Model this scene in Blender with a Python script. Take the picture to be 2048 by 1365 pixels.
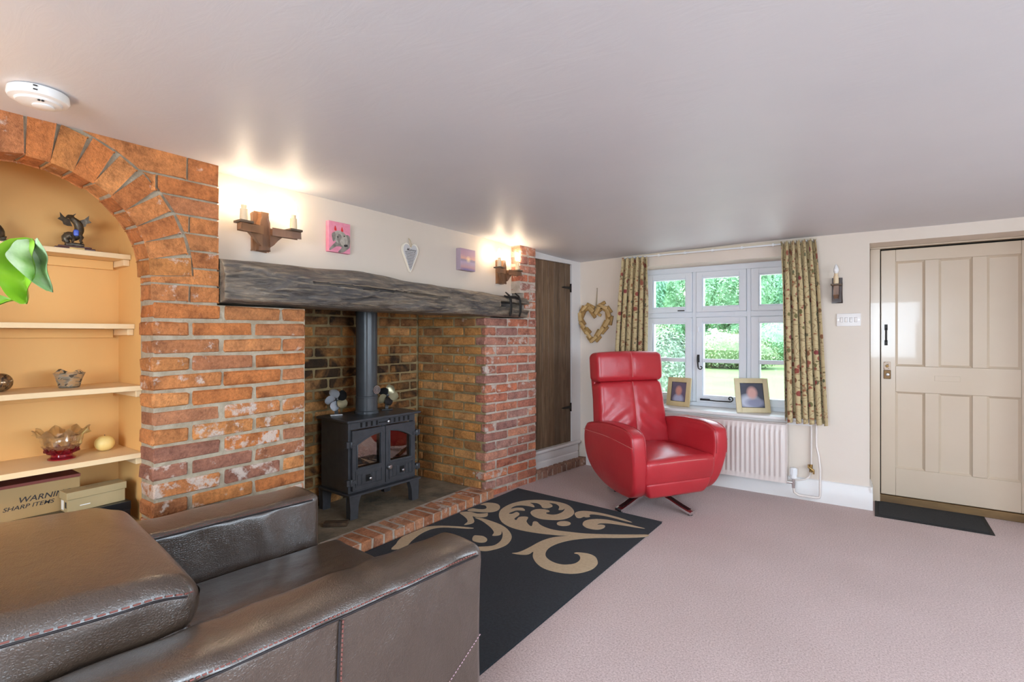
import bpy, bmesh, math, random
from mathutils import Vector, Matrix, noise
from mathutils.geometry import tessellate_polygon

random.seed(11)
R = math.radians
sc = bpy.context.scene
for o in list(bpy.data.objects):
    bpy.data.objects.remove(o)

# ------------------------------------------------------------------ camera
cam = bpy.data.cameras.new('camera')
cam.sensor_width = 36.0
cam.lens = 1034.0 / 2048.0 * 36.0
cam.shift_y = -12.5 / 2048.0
cam.clip_start = 0.02
cam_o = bpy.data.objects.new('camera', cam)
sc.collection.objects.link(cam_o)
cam_o.location = (0, 0, 1.3)
cam_o.rotation_euler = (R(90), 0, R(35.1))
sc.camera = cam_o

# ------------------------------------------------------------------ light
sc.view_settings.view_transform = 'Standard'
sc.view_settings.look = 'None'
sc.view_settings.gamma = 1.0
sc.view_settings.use_curve_mapping = False
sc.view_settings.exposure = 0.78
sc.cycles.use_denoising = True
sc.cycles.max_bounces = 6
sc.cycles.use_adaptive_sampling = True
sc.cycles.adaptive_threshold = 0.03
sc.cycles.diffuse_bounces = 4
sc.cycles.glossy_bounces = 3
sc.cycles.sample_clamp_indirect = 6.0
sc.cycles.caustics_reflective = False
sc.cycles.caustics_refractive = False

wd = bpy.data.worlds.new('overcast_sky')
sc.world = wd
wd.use_nodes = True
wd.node_tree.nodes['Background'].inputs[0].default_value = (0.74, 0.87, 1.0, 1)
wd.node_tree.nodes['Background'].inputs[1].default_value = 4.0


def light(name, kind, loc, energy, color, rot=(0, 0, 0), size=None, radius=None):
    l = bpy.data.lights.new(name, kind)
    l.energy = energy
    l.color = color
    if kind == 'AREA':
        l.shape = 'RECTANGLE'
        l.size, l.size_y = size
    elif radius is not None:
        if kind == 'SUN':
            l.angle = radius
        else:
            l.shadow_soft_size = radius
    o = bpy.data.objects.new(name, l)
    sc.collection.objects.link(o)
    o.location = loc
    o.rotation_euler = rot
    return o


# hazy sun over the roof, it lights the garden only
sun = light('sun', 'SUN', (0, 0, 10), 4.2, (1.0, 0.95, 0.86), radius=R(3))
sun.rotation_euler = Vector((0.75, 0.35, -1.0)).to_track_quat('-Z', 'Y').to_euler()
# daylight through the two windows of the wall on the right (outside the frame)
DAY = (0.70, 0.85, 1.0)
light('daylight_right_window', 'AREA', (2.36, 0.75, 1.38), 30, DAY, (0, R(58), 0), (1.15, 1.5))
light('daylight_right_window', 'AREA', (2.36, 2.75, 1.38), 15, DAY, (0, R(58), 0), (1.15, 1.5))
# daylight through the window of the wall behind the camera
light('daylight_back_window', 'AREA', (-0.2, -2.10, 1.38), 80, DAY, (R(62), 0, 0), (1.7, 1.15))

# portal: guides sky sampling through the window in view, gives no light itself
portal = light('sky_portal', 'AREA', (-1.148, 5.06, 1.28), 1.0, (1, 1, 1), (R(-90), 0, 0), (1.45, 1.35))
portal.data.cycles.is_portal = True

# ------------------------------------------------------------------ helpers
COL = sc.collection


def link(o, parent=None):
    COL.objects.link(o)
    if parent is not None:
        o.parent = parent
    return o


def mesh_obj(name, verts, faces, mat=None, parent=None, smooth=0.0, bevel=0.0, bseg=2, uvs=None):
    me = bpy.data.meshes.new(name)
    me.from_pydata([tuple(v) for v in verts], [], faces)
    if uvs is not None:
        lay = me.uv_layers.new(name='UVMap')
        for lp in me.loops:
            lay.data[lp.index].uv = uvs[lp.vertex_index]
    bm = bmesh.new()
    bm.from_mesh(me)
    if bevel > 0:
        bmesh.ops.remove_doubles(bm, verts=bm.verts, dist=1e-6)
        bm.normal_update()
        ed = [e for e in bm.edges if len(e.link_faces) == 2 and e.calc_face_angle(0) > R(28)]
        bmesh.ops.bevel(bm, geom=ed, offset=bevel, segments=bseg, affect='EDGES', clamp_overlap=True, profile=0.5)
    bmesh.ops.recalc_face_normals(bm, faces=bm.faces)
    bm.to_mesh(me)
    bm.free()
    if smooth > 0:
        for p in me.polygons:
            p.use_smooth = True
        me.set_sharp_from_angle(angle=R(smooth))
    if mat is not None:
        me.materials.append(mat)
    o = bpy.data.objects.new(name, me)
    return link(o, parent)


class MB:
    """collects shapes for ONE mesh object"""

    def __init__(self, M=None):
        self.v, self.f = [], []
        self.M = M

    def add(self, vs, fs):
        b = len(self.v)
        if self.M is not None:
            vs = [self.M @ Vector(p) for p in vs]
        self.v += [tuple(p) for p in vs]
        self.f += [tuple(i + b for i in f) for f in fs]
        return self

    def box(self, x0, x1, y0, y1, z0, z1, M=None):
        vs = [(x, y, z) for z in (z0, z1) for y in (y0, y1) for x in (x0, x1)]
        if M is not None:
            vs = [M @ Vector(p) for p in vs]
        return self.add(vs, [(0, 2, 3, 1), (4, 5, 7, 6), (0, 1, 5, 4), (2, 6, 7, 3), (0, 4, 6, 2), (1, 3, 7, 5)])

    def tube(self, pts, r, n=8, cap=True, squash=1.0):
        pts = [Vector(p) for p in pts]
        rs = r if isinstance(r, (list, tuple)) else [r] * len(pts)
        vs, fs = [], []
        up = None
        for i, p in enumerate(pts):
            t = (pts[min(i + 1, len(pts) - 1)] - pts[max(i - 1, 0)]).normalized()
            if up is None:
                up = Vector((0, 0, 1)) if abs(t.z) < 0.9 else Vector((1, 0, 0))
            a = t.cross(up).normalized()
            b = a.cross(t).normalized()
            up = b
            for k in range(n):
                q = 2 * math.pi * k / n
                vs.append(p + a * math.cos(q) * rs[i] + b * math.sin(q) * rs[i] * squash)
        for i in range(len(pts) - 1):
            for k in range(n):
                k2 = (k + 1) % n
                fs.append((i * n + k, i * n + k2, (i + 1) * n + k2, (i + 1) * n + k))
        if cap:
            fs.append(tuple(range(n - 1, -1, -1)))
            fs.append(tuple((len(pts) - 1) * n + k for k in range(n)))
        return self.add(vs, fs)

    def lathe(self, prof, n=24, c=(0, 0, 0), M=None, arc=2 * math.pi, wob=None):
        vs, fs = [], []
        m = len(prof)
        for k in range(n):
            q = arc * k / n
            for j, (r, z) in enumerate(prof):
                rr = r * (wob(q, j) if wob else 1.0)
                p = Vector((rr * math.cos(q), rr * math.sin(q), z))
                if M is not None:
                    p = M @ p
                vs.append(p + Vector(c))
        for k in range(n):
            k2 = (k + 1) % n
            for j in range(m - 1):
                fs.append((k * m + j, k2 * m + j, k2 * m + j + 1, k * m + j + 1))
        if prof[0][0] > 1e-5:
            fs.append(tuple(k * m for k in range(n))[::-1])
        if prof[-1][0] > 1e-5:
            fs.append(tuple(k * m + m - 1 for k in range(n)))
        return self.add(vs, fs)

    def prism(self, poly, fn, d0, d1):
        """poly: 2D outline; fn(a, b, d) -> 3D"""
        n = len(poly)
        vs = [fn(a, b, d0) for a, b in poly] + [fn(a, b, d1) for a, b in poly]
        tris = tessellate_polygon([[Vector((a, b, 0)) for a, b in poly]])
        fs = [tuple(t) for t in tris] + [tuple(n + i for i in reversed(t)) for t in tris]
        for i in range(n):
            j = (i + 1) % n
            fs.append((i, j, n + j, n + i))
        return self.add(vs, fs)

    def rbox(self, c, h, r, n=(4, 4, 4), k=3, fn=None, M=None):
        """rounded box, centre c, half sizes h, edge radius r"""
        ax = []
        for a in range(3):
            inn = h[a] - r
            edge = [inn + r * math.tan(R(45) * i / k) for i in range(1, k + 1)]
            mid = [-inn + 2 * inn * i / n[a] for i in range(n[a] + 1)]
            ax.append([-e for e in reversed(edge)] + mid + edge)
        idx, vs, fs = {}, [], []

        def vid(p):
            key = (round(p[0], 6), round(p[1], 6), round(p[2], 6))
            if key in idx:
                return idx[key]
            q = Vector([max(-(h[a] - r), min(h[a] - r, p[a])) for a in range(3)])
            d = Vector(p) - q
            w = q + (d.normalized() * r if d.length > 1e-9 else d)
            if fn:
                w = Vector(fn(w))
            if M is not None:
                w = M @ w
            vs.append(w + Vector(c))
            idx[key] = len(vs) - 1
            return idx[key]
        for a in range(3):
            b, d = (a + 1) % 3, (a + 2) % 3
            for s in (-1, 1):
                for i in range(len(ax[b]) - 1):
                    for j in range(len(ax[d]) - 1):
                        q = []
                        for (u, v) in ((i, j), (i + 1, j), (i + 1, j + 1), (i, j + 1)):
                            p = [0, 0, 0]
                            p[a] = s * h[a]
                            p[b] = ax[b][u]
                            p[d] = ax[d][v]
                            q.append(vid(p))
                        fs.append(tuple(q if s > 0 else q[::-1]))
        return self.add(vs, fs)

    def grid(self, fn, nu, nv, close_u=False, close_v=False):
        vs = [fn(i / (nu if close_u else nu - 1), j / (nv if close_v else nv - 1)) for i in range(nu) for j in range(nv)]
        fs = []
        for i in range(nu if close_u else nu - 1):
            for j in range(nv if close_v else nv - 1):
                i2, j2 = (i + 1) % nu, (j + 1) % nv
                fs.append((i * nv + j, i2 * nv + j, i2 * nv + j2, i * nv + j2))
        return self.add(vs, fs)

    def pillow(self, outline, fn, half, r, k=4):
        """thick panel with rounded rims: outline 2D (ccw), fn(a, b, d) -> 3D, d in -half..half"""
        n = len(outline)
        nor = []
        for i in range(n):
            a, b = Vector(outline[i - 1]), Vector(outline[(i + 1) % n])
            t = (b - a).normalized()
            nor.append(Vector((t.y, -t.x)))
        layers = []
        for i in range(k + 1):
            q = R(90) * i / k
            layers.append((-half + r * (1 - math.sin(q)), r * (1 - math.cos(q))))
        layers = layers[::-1]
        layers = [(-half + r * (1 - math.cos(R(90) * i / k)), r * (1 - math.sin(R(90) * i / k))) for i in range(k + 1)]
        layers = layers + [(-d, ins) for d, ins in reversed(layers)]
        vs, fs = [], []
        for d, ins in layers:
            for i in range(n):
                p = Vector(outline[i]) - nor[i] * ins
                vs.append(fn(p.x, p.y, d))
        m = len(layers)
        for l in range(m - 1):
            for i in range(n):
                j = (i + 1) % n
                fs.append((l * n + i, l * n + j, (l + 1) * n + j, (l + 1) * n + i))
        tri = tessellate_polygon([[Vector((*(Vector(outline[i]) - nor[i] * r), 0)) for i in range(n)]])
        fs += [tuple(reversed(t)) for t in tri] + [tuple((m - 1) * n + i for i in t) for t in tri]
        return self.add(vs, fs)

    def obj(self, name, mat, parent=None, smooth=0.0, bevel=0.0, bseg=2, uvs=None):
        return mesh_obj(name, self.v, self.f, mat, parent, smooth, bevel, bseg, uvs)


def smooth_loop(pts, n=4, closed=True):
    """Catmull-Rom through the points"""
    out, m = [], len(pts)
    P = [Vector(p) for p in pts]
    for i in range(m if closed else m - 1):
        if closed:
            a, b, c, d = P[i - 1], P[i], P[(i + 1) % m], P[(i + 2) % m]
        else:
            a, b, c, d = P[max(i - 1, 0)], P[i], P[i + 1], P[min(i + 2, m - 1)]
        for k in range(n):
            t = k / n
            out.append(tuple(0.5 * ((2 * b) + (c - a) * t + (2 * a - 5 * b + 4 * c - d) * t * t + (3 * b - a - 3 * c + d) * t ** 3)))
    if not closed:
        out.append(tuple(P[-1]))
    return out


def thing(name, label, cat, loc=(0, 0, 0), rz=0.0, group=None):
    o = bpy.data.objects.new(name, None)
    o.empty_display_size = 0.05
    COL.objects.link(o)
    o.location = loc
    o.rotation_euler = (0, 0, rz)
    return tag(o, label, cat, group)


def tag(o, label, cat, group=None):
    o['label'] = label
    o['category'] = cat
    if group:
        o['group'] = group
    return o


def struct(o, label=None):
    o['kind'] = 'structure'
    if label:
        o['label'] = label
    return o


def copy_tree(o, parent=None):
    c = o.copy()
    COL.objects.link(c)
    if parent is not None:
        c.parent = parent
    for ch in list(o.children):
        copy_tree(ch, c)
    return c


def text_mesh(body, size, name, mat, parent, M, shear=0.0):
    cu = bpy.data.curves.new(name, 'FONT')
    cu.body = body
    cu.size = size
    cu.shear = shear
    cu.offset = size * 0.012
    cu.align_x = 'LEFT'
    t = bpy.data.objects.new(name, cu)
    COL.objects.link(t)
    dg = bpy.context.evaluated_depsgraph_get()
    me = bpy.data.meshes.new_from_object(t.evaluated_get(dg))
    bpy.data.objects.remove(t)
    me.transform(M)
    me.materials.clear()
    me.materials.append(mat)
    o = bpy.data.objects.new(name, me)
    return link(o, parent)


# ------------------------------------------------------------------ materials
def nodes_of(name):
    m = bpy.data.materials.new(name)
    m.use_nodes = True
    nt = m.node_tree
    return m, nt, nt.nodes['Principled BSDF']


def N(nt, kind, **kw):
    n = nt.nodes.new(kind)
    for k, v in kw.items():
        if k == 'ins':
            for a, b in v.items():
                n.inputs[a].default_value = b
        else:
            setattr(n, k, v)
    return n


def c4(c):
    return (c[0], c[1], c[2], 1.0)


def coords(nt, kind='Object', scale=(1, 1, 1), loc=None):
    tc = N(nt, 'ShaderNodeTexCoord')
    mp = N(nt, 'ShaderNodeMapping')
    mp.inputs['Scale'].default_value = scale
    if loc is not None:
        mp.inputs['Location'].default_value = loc
    nt.links.new(tc.outputs[kind], mp.inputs['Vector'])
    return mp.outputs['Vector']


def mixc(nt, fac, a, b, blend='MIX'):
    m = N(nt, 'ShaderNodeMix', data_type='RGBA', blend_type=blend)
    for sock, val in ((m.inputs['Factor'], fac), (m.inputs['A'], a), (m.inputs['B'], b)):
        if hasattr(val, 'is_linked') or hasattr(val, 'links'):
            nt.links.new(val, sock)
        else:
            sock.default_value = c4(val) if isinstance(val, (tuple, list)) else val
    return m.outputs['Result']


def ramp(nt, fac, stops, interp='LINEAR'):
    r = N(nt, 'ShaderNodeValToRGB')
    r.color_ramp.interpolation = interp
    el = r.color_ramp.elements
    while len(el) < len(stops):
        el.new(0.5)
    for e, (p, c) in zip(el, stops):
        e.position = p
        e.color = c4(c) if isinstance(c, (tuple, list)) else (c, c, c, 1)
    nt.links.new(fac, r.inputs['Fac'])
    return r.outputs['Color']


def math_n(nt, op, a, b=None, c=None):
    m = N(nt, 'ShaderNodeMath', operation=op)
    for i, val in enumerate((a, b, c)):
        if val is None:
            continue
        if hasattr(val, 'links'):
            nt.links.new(val, m.inputs[i])
        else:
            m.inputs[i].default_value = val
    return m.outputs[0]


def noise_n(nt, vec, scale, detail=4, rough=0.55, dist=0.0, out='Fac'):
    n = N(nt, 'ShaderNodeTexNoise')
    n.inputs['Scale'].default_value = scale
    n.inputs['Detail'].default_value = detail
    n.inputs['Roughness'].default_value = rough
    n.inputs['Distortion'].default_value = dist
    if vec is not None:
        nt.links.new(vec, n.inputs['Vector'])
    return n.outputs[out]


def bump_n(nt, bsdf, h, strength=0.3, dist=0.01, chain=None):
    b = N(nt, 'ShaderNodeBump')
    b.inputs['Strength'].default_value = strength
    b.inputs['Distance'].default_value = dist
    nt.links.new(h, b.inputs['Height'])
    if chain is not None:
        nt.links.new(chain, b.inputs['Normal'])
    nt.links.new(b.outputs['Normal'], bsdf.inputs['Normal'])
    return b.outputs['Normal']


def mat(name, c, rough=0.5, metal=0.0, c2=None, vs=6.0, stretch=(1, 1, 1), bump=0.0, bs=60.0, bd=0.002,
        spec=0.5, coat=0.0, emit=None, es=0.0, trans=0.0, ior=1.45, sheen=0.0, contrast=(0.35, 0.65)):
    m, nt, b = nodes_of(name)
    b.inputs['Base Color'].default_value = c4(c)
    b.inputs['Roughness'].default_value = rough
    b.inputs['Metallic'].default_value = metal
    b.inputs['Specular IOR Level'].default_value = spec
    b.inputs['Coat Weight'].default_value = coat
    b.inputs['Sheen Weight'].default_value = sheen
    b.inputs['IOR'].default_value = ior
    b.inputs['Transmission Weight'].default_value = trans
    if emit:
        b.inputs['Emission Color'].default_value = c4(emit)
        b.inputs['Emission Strength'].default_value = es
    if c2 is not None:
        v = coords(nt, 'Object', stretch)
        f = ramp(nt, noise_n(nt, v, vs, 5), [(contrast[0], 0.0), (contrast[1], 1.0)])
        nt.links.new(mixc(nt, f, c, c2), b.inputs['Base Color'])
    if bump > 0:
        v = coords(nt, 'Object', stretch)
        bump_n(nt, b, noise_n(nt, v, bs, 4), bump, bd)
    return m


def brick_mat(name, palette, lime=0.0, soot=0.0, grime=None):
    m, nt, b = nodes_of(name)
    oi = N(nt, 'ShaderNodeObjectInfo')
    tc = N(nt, 'ShaderNodeTexCoord')
    off = N(nt, 'ShaderNodeVectorMath', operation='SCALE')
    off.inputs[0].default_value = (37.0, 53.0, 19.0)
    nt.links.new(oi.outputs['Random'], off.inputs['Scale'])
    add = N(nt, 'ShaderNodeVectorMath', operation='ADD')
    nt.links.new(tc.outputs['Object'], add.inputs[0])
    nt.links.new(off.outputs[0], add.inputs[1])
    v = add.outputs[0]
    n_st = len(palette)
    base = ramp(nt, oi.outputs['Random'], [((i + 0.5) / n_st, p) for i, p in enumerate(palette)], 'LINEAR')
    blot = ramp(nt, noise_n(nt, v, 11.0, 6, 0.68), [(0.30, (0.50, 0.46, 0.46)), (0.48, (0.95, 0.92, 0.90)), (0.66, (1.22, 1.18, 1.10))])
    col = mixc(nt, 1.0, base, blot, 'MULTIPLY')
    fine = ramp(nt, noise_n(nt, v, 70.0, 4, 0.7), [(0.3, (0.72, 0.7, 0.7)), (0.6, (1.06, 1.06, 1.06))])
    col = mixc(nt, 1.0, col, fine, 'MULTIPLY')
    if lime > 0:
        r2 = math_n(nt, 'FRACT', math_n(nt, 'MULTIPLY', oi.outputs['Random'], 17.31))
        f = math_n(nt, 'ADD', noise_n(nt, v, 16.0, 6, 0.65), math_n(nt, 'MULTIPLY', math_n(nt, 'POWER', r2, 2.0), 0.20 * lime))
        f = ramp(nt, f, [(0.66, 0.0), (0.75, 0.85)])
        col = mixc(nt, f, col, (0.66, 0.55, 0.47))
    if soot > 0:
        g = N(nt, 'ShaderNodeNewGeometry')
        f = ramp(nt, noise_n(nt, g.outputs['Position'], 3.4, 5, 0.6, 0.6), [(0.50 - 0.1 * soot, 0.0), (0.66 - 0.1 * soot, 0.92)])
        col = mixc(nt, f, col, (0.022, 0.018, 0.014))
    nt.links.new(col, b.inputs['Base Color'])
    b.inputs['Roughness'].default_value = 0.88
    b.inputs['Specular IOR Level'].default_value = 0.25
    h = math_n(nt, 'ADD', noise_n(nt, v, 28.0, 6, 0.65), math_n(nt, 'MULTIPLY', noise_n(nt, v, 120.0, 3), 0.35))
    bump_n(nt, b, h, 0.9, 0.012)
    return m


PAL_WARM = [(0.56, 0.20, 0.065), (0.47, 0.175, 0.065), (0.61, 0.245, 0.085), (0.40, 0.165, 0.085), (0.53, 0.22, 0.07), (0.66, 0.28, 0.10)]
PAL_RED = [(0.60, 0.20, 0.11), (0.46, 0.19, 0.14), (0.66, 0.26, 0.14), (0.38, 0.19, 0.16), (0.56, 0.21, 0.12), (0.48, 0.26, 0.21), (0.66, 0.29, 0.18)]
PAL_FIRE = [(0.56, 0.25, 0.075), (0.42, 0.20, 0.065), (0.64, 0.28, 0.08), (0.32, 0.15, 0.06), (0.50, 0.23, 0.065), (0.60, 0.30, 0.11)]  # sooty brown, with the firebox's warm dim light mixed into the colour
PAL_STEP = [(0.34, 0.19, 0.13), (0.26, 0.15, 0.11), (0.40, 0.23, 0.16), (0.30, 0.16, 0.12)]
M_BRICK_ARCH = brick_mat('brick_orange', PAL_WARM, lime=0.35)
M_BRICK_LEFT = brick_mat('brick_limewashed', PAL_WARM + [(0.34, 0.15, 0.10)], lime=1.0)
M_BRICK_RIGHT = brick_mat('brick_red', PAL_RED, lime=0.9)
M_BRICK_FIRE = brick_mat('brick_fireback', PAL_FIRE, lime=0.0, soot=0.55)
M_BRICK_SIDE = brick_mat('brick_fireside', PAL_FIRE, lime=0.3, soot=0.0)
M_BRICK_HEARTH = brick_mat('brick_hearth', [(0.58, 0.26, 0.13), (0.50, 0.22, 0.12), (0.60, 0.31, 0.18), (0.46, 0.19, 0.10)], lime=0.8)
M_BRICK_STEP = brick_mat('brick_step', PAL_STEP, lime=0.4)
M_MORTAR = mat('mortar', (0.50, 0.42, 0.31), 0.95, c2=(0.36, 0.29, 0.20), vs=18, bump=0.8, bs=90, bd=0.006, spec=0.2)
M_MORTAR_R = mat('mortar_pale', (0.60, 0.52, 0.44), 0.95, c2=(0.45, 0.37, 0.29), vs=18, bump=0.8, bs=90, bd=0.006, spec=0.2)
M_MORTAR_F = mat('mortar_sooty', (0.40, 0.30, 0.15), 0.95, c2=(0.20, 0.14, 0.07), vs=7, bump=0.8, bs=90, bd=0.006, spec=0.2)
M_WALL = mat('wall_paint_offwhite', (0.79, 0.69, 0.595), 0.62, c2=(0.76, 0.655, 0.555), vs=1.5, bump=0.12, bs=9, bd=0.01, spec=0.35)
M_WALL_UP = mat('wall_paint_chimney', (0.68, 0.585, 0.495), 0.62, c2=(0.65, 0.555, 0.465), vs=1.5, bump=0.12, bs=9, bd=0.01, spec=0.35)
M_ALCOVE = mat('alcove_paint_apricot', (0.80, 0.46, 0.165), 0.6, c2=(0.77, 0.43, 0.15), vs=2.0, bump=0.06, bs=14, bd=0.006, spec=0.3)
M_SHELF = mat('shelf_paint_cream', (0.84, 0.62, 0.36), 0.5, c2=(0.80, 0.56, 0.30), vs=3.0, stretch=(1, 0.2, 1), bump=0.05, bs=30, spec=0.4)
M_TRIM = mat('trim_paint_cream', (0.80, 0.72, 0.62), 0.38, c2=(0.76, 0.67, 0.56), vs=2.5, bump=0.06, bs=16, bd=0.003)
M_TRIM_W = mat('trim_paint_white', (0.80, 0.765, 0.74), 0.35, c2=(0.76, 0.72, 0.69), vs=2.5, bump=0.06, bs=16, bd=0.003)
M_DOOR = mat('door_gloss_cream', (0.635, 0.515, 0.39), 0.24, c2=(0.61, 0.485, 0.36), vs=1.8, bump=0.10, bs=7, bd=0.004, coat=0.25)
M_UPVC = mat('window_white', (0.80, 0.83, 0.88), 0.28)
M_IRON = mat('wrought_iron', (0.030, 0.026, 0.024), 0.5, metal=0.6, bump=0.3, bs=80)
M_STOVE = mat('stove_black', (0.050, 0.051, 0.056), 0.33, c2=(0.065, 0.066, 0.072), vs=20, bump=0.10, bs=160, bd=0.001)
M_PIPE = mat('flue_black', (0.060, 0.064, 0.070), 0.26, c2=(0.075, 0.08, 0.085), vs=5)
M_CHROME = mat('chrome', (0.86, 0.86, 0.87), 0.18, metal=1.0)
M_STEEL = mat('brushed_steel', (0.60, 0.60, 0.61), 0.3, metal=1.0)
M_BRASS = mat('old_brass', (0.42, 0.27, 0.10), 0.38, metal=1.0, c2=(0.28, 0.17, 0.07), vs=30)
M_BLACK = mat('satin_black', (0.015, 0.015, 0.016), 0.35)
M_DARKCAV = mat('cavity_black', (0.012, 0.010, 0.009), 0.95)  # flat black paints in the darkness of slots and closed cavities
M_WHITE = mat('white_plastic', (0.85, 0.85, 0.85), 0.3)


def glass_mat(name, tint=(1, 1, 1), gloss=0.12, rough=0.0):
    """thin pane: mostly clear with a mirror share"""
    m = bpy.data.materials.new(name)
    m.use_nodes = True
    nt = m.node_tree
    nt.nodes.remove(nt.nodes['Principled BSDF'])
    out = nt.nodes['Material Output']
    tr = N(nt, 'ShaderNodeBsdfTransparent')
    tr.inputs[0].default_value = c4(tint)
    gl = N(nt, 'ShaderNodeBsdfGlossy')
    gl.inputs['Roughness'].default_value = rough
    fr = N(nt, 'ShaderNodeFresnel')
    fr.inputs[0].default_value = 1.5
    f = math_n(nt, 'MULTIPLY', fr.outputs[0], gloss / 0.04)
    f = math_n(nt, 'MINIMUM', f, 0.6)
    mx = N(nt, 'ShaderNodeMixShader')
    nt.links.new(f, mx.inputs[0])
    nt.links.new(tr.outputs[0], mx.inputs[1])
    nt.links.new(gl.outputs[0], mx.inputs[2])
    nt.links.new(mx.outputs[0], out.inputs[0])
    return m


M_PANE = glass_mat('window_glass', (0.97, 1.0, 0.99), 0.03)
M_STOVEGLASS = glass_mat('stove_glass', (0.95, 0.86, 0.78), 0.16)


def leather_mat(name, c, c2, rough=0.35, grain=260.0, coat=0.15, bump=0.35, wr=0.0, spec=0.5, cior=1.5):
    m, nt, b = nodes_of(name)
    v = coords(nt, 'Object')
    f = ramp(nt, noise_n(nt, v, 3.0, 4), [(0.35, 0.0), (0.65, 1.0)])
    nt.links.new(mixc(nt, f, c, c2), b.inputs['Base Color'])
    b.inputs['Roughness'].default_value = rough
    b.inputs['Coat Weight'].default_value = coat
    b.inputs['Specular IOR Level'].default_value = spec
    b.inputs['Coat Roughness'].default_value = 0.28
    b.inputs['Coat IOR'].default_value = cior
    vo = N(nt, 'ShaderNodeTexVoronoi', feature='DISTANCE_TO_EDGE')
    vo.inputs['Scale'].default_value = grain
    nt.links.new(v, vo.inputs['Vector'])
    g = math_n(nt, 'MINIMUM', vo.outputs['Distance'], 0.25)
    n1 = bump_n(nt, b, g, bump, 0.004)
    if wr > 0:
        w = noise_n(nt, coords(nt, 'Object', (1.0, 1.0, 0.5)), 14.0, 5, 0.6, 1.5)
        bump_n(nt, b, w, wr, 0.012, n1)
    return m


M_RED = leather_mat('red_leather', (0.50, 0.026, 0.036), (0.44, 0.021, 0.030), 0.30, 420, 0.25, 0.12, 0.10)
M_BROWN = leather_mat('dark_brown_leather', (0.052, 0.032, 0.021), (0.066, 0.042, 0.028), 0.30, 150, 1.0, 0.55, 0.45, 0.6, 1.65)
M_STITCH = mat('stitching_red_brown', (0.22, 0.075, 0.06), 0.7)
M_SEAM_RED = mat('seam_pale_red', (0.60, 0.20, 0.18), 0.5)
M_SEAM_DK = mat('seam_dark', (0.02, 0.015, 0.016), 0.6)
# ================================================================== SETTING
# axes: +y runs along the fireplace wall towards the window wall, +x to the right along the window wall
XF = -2.5            # brick face of the fireplace wall
YW = 4.67            # face of the window wall
SK = R(6.8)          # the right-hand end of the fireplace wall is slightly askew
EA = Vector((-2.54, 3.25, 0))
EE = Vector((math.sin(SK), math.cos(SK), 0))
EN = Vector((math.cos(SK), -math.sin(SK), 0))


def sk(s, off, z):
    return EA + EE * s + EN * off + Vector((0, 0, z))


# ---- floor with fitted carpet
m, nt, b = nodes_of('carpet_pink_beige')
v = coords(nt, 'Object')
spk = ramp(nt, noise_n(nt, v, 130, 6, 0.85), [(0.34, (0.28, 0.175, 0.14)), (0.48, (0.58, 0.425, 0.39)), (0.64, (0.80, 0.64, 0.60))])
big = ramp(nt, noise_n(nt, v, 1.3, 4), [(0.3, (0.93, 0.92, 0.91)), (0.7, (1.05, 1.05, 1.06))])
nt.links.new(mixc(nt, 1.0, spk, big, 'MULTIPLY'), b.inputs['Base Color'])
b.inputs['Roughness'].default_value = 0.97
b.inputs['Specular IOR Level'].default_value = 0.1
b.inputs['Sheen Weight'].default_value = 0.25
b.inputs['Sheen Tint'].default_value = (1, 0.95, 0.95, 1)
bump_n(nt, b, noise_n(nt, v, 240, 3, 0.7), 0.8, 0.006)
M_CARPET = m
struct(MB().box(-3.6, 2.35, -2.15, 5.4, -0.09, 0.0).obj('floor', M_CARPET), 'pinkish beige fitted carpet')

# ---- ceiling: painted plaster, slightly uneven, dropping towards the far corner
m, nt, b = nodes_of('ceiling_paint')
v = coords(nt, 'Object')
nt.links.new(mixc(nt, ramp(nt, noise_n(nt, v, 1.1, 4), [(0.35, 0.0), (0.65, 1.0)]), (0.71, 0.695, 0.71), (0.67, 0.66, 0.68)), b.inputs['Base Color'])
b.inputs['Roughness'].default_value = 0.50
b.inputs['Specular IOR Level'].default_value = 0.40
st = noise_n(nt, coords(nt, 'Object', (1.0, 2.6, 1.0)), 4.5, 5, 0.6, 1.2)
bump_n(nt, b, st, 0.07, 0.02)
M_CEIL = m


def ceil_z(x, y):
    t = max(0.0, min(1.0, (y - 3.1) / 1.55))
    t = t * t * (3 - 2 * t)
    far = 2.032 + 0.036 * max(0.0, min(1.0, (x + 2.44) / 1.5))
    z = 2.088 * (1 - t) + far * t
    return z + 0.004 * noise.noise(Vector((x * 1.3, y * 1.3, 4.0)))


mb = MB()
mb.grid(lambda u, w: (-3.6 + 5.95 * u, -2.15 + 7.55 * w, ceil_z(-3.6 + 5.95 * u, -2.15 + 7.55 * w)), 61, 77)
mb.box(-3.6, 2.35, -2.15, 5.4, 2.2, 2.3)
struct(mb.obj('ceiling', M_CEIL, smooth=40), 'uneven white plaster ceiling')

# ---- window wall (with the window opening and the door recess)
WX0, WX1, WZ0, WZ1 = -1.862, -0.434, 0.622, 1.935
DX0, DX1, DZ1 = -0.035, 0.985, 1.98
mb = MB()
Y2 = 5.02
mb.box(-3.6, WX0, YW, Y2, 0, 2.2).box(WX1, DX0, YW, Y2, 0, 2.2).box(WX0, WX1, YW, Y2, WZ1, 2.2).box(WX0, WX1, YW, Y2, 0, WZ0)
mb.box(DX0, DX1, YW, Y2, DZ1, 2.2).box(DX1, 2.35, YW, Y2, 0, 2.2)
struct(mb.obj('wall_window', M_WALL), 'off-white plastered wall with window and door')
# outer wall behind the alcove and the fireplace
mb = MB().box(-3.6, -3.46, -2.15, YW, 0, 2.2)
struct(mb.obj('wall_left', M_WALL), 'outer wall behind the fireplace')
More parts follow.
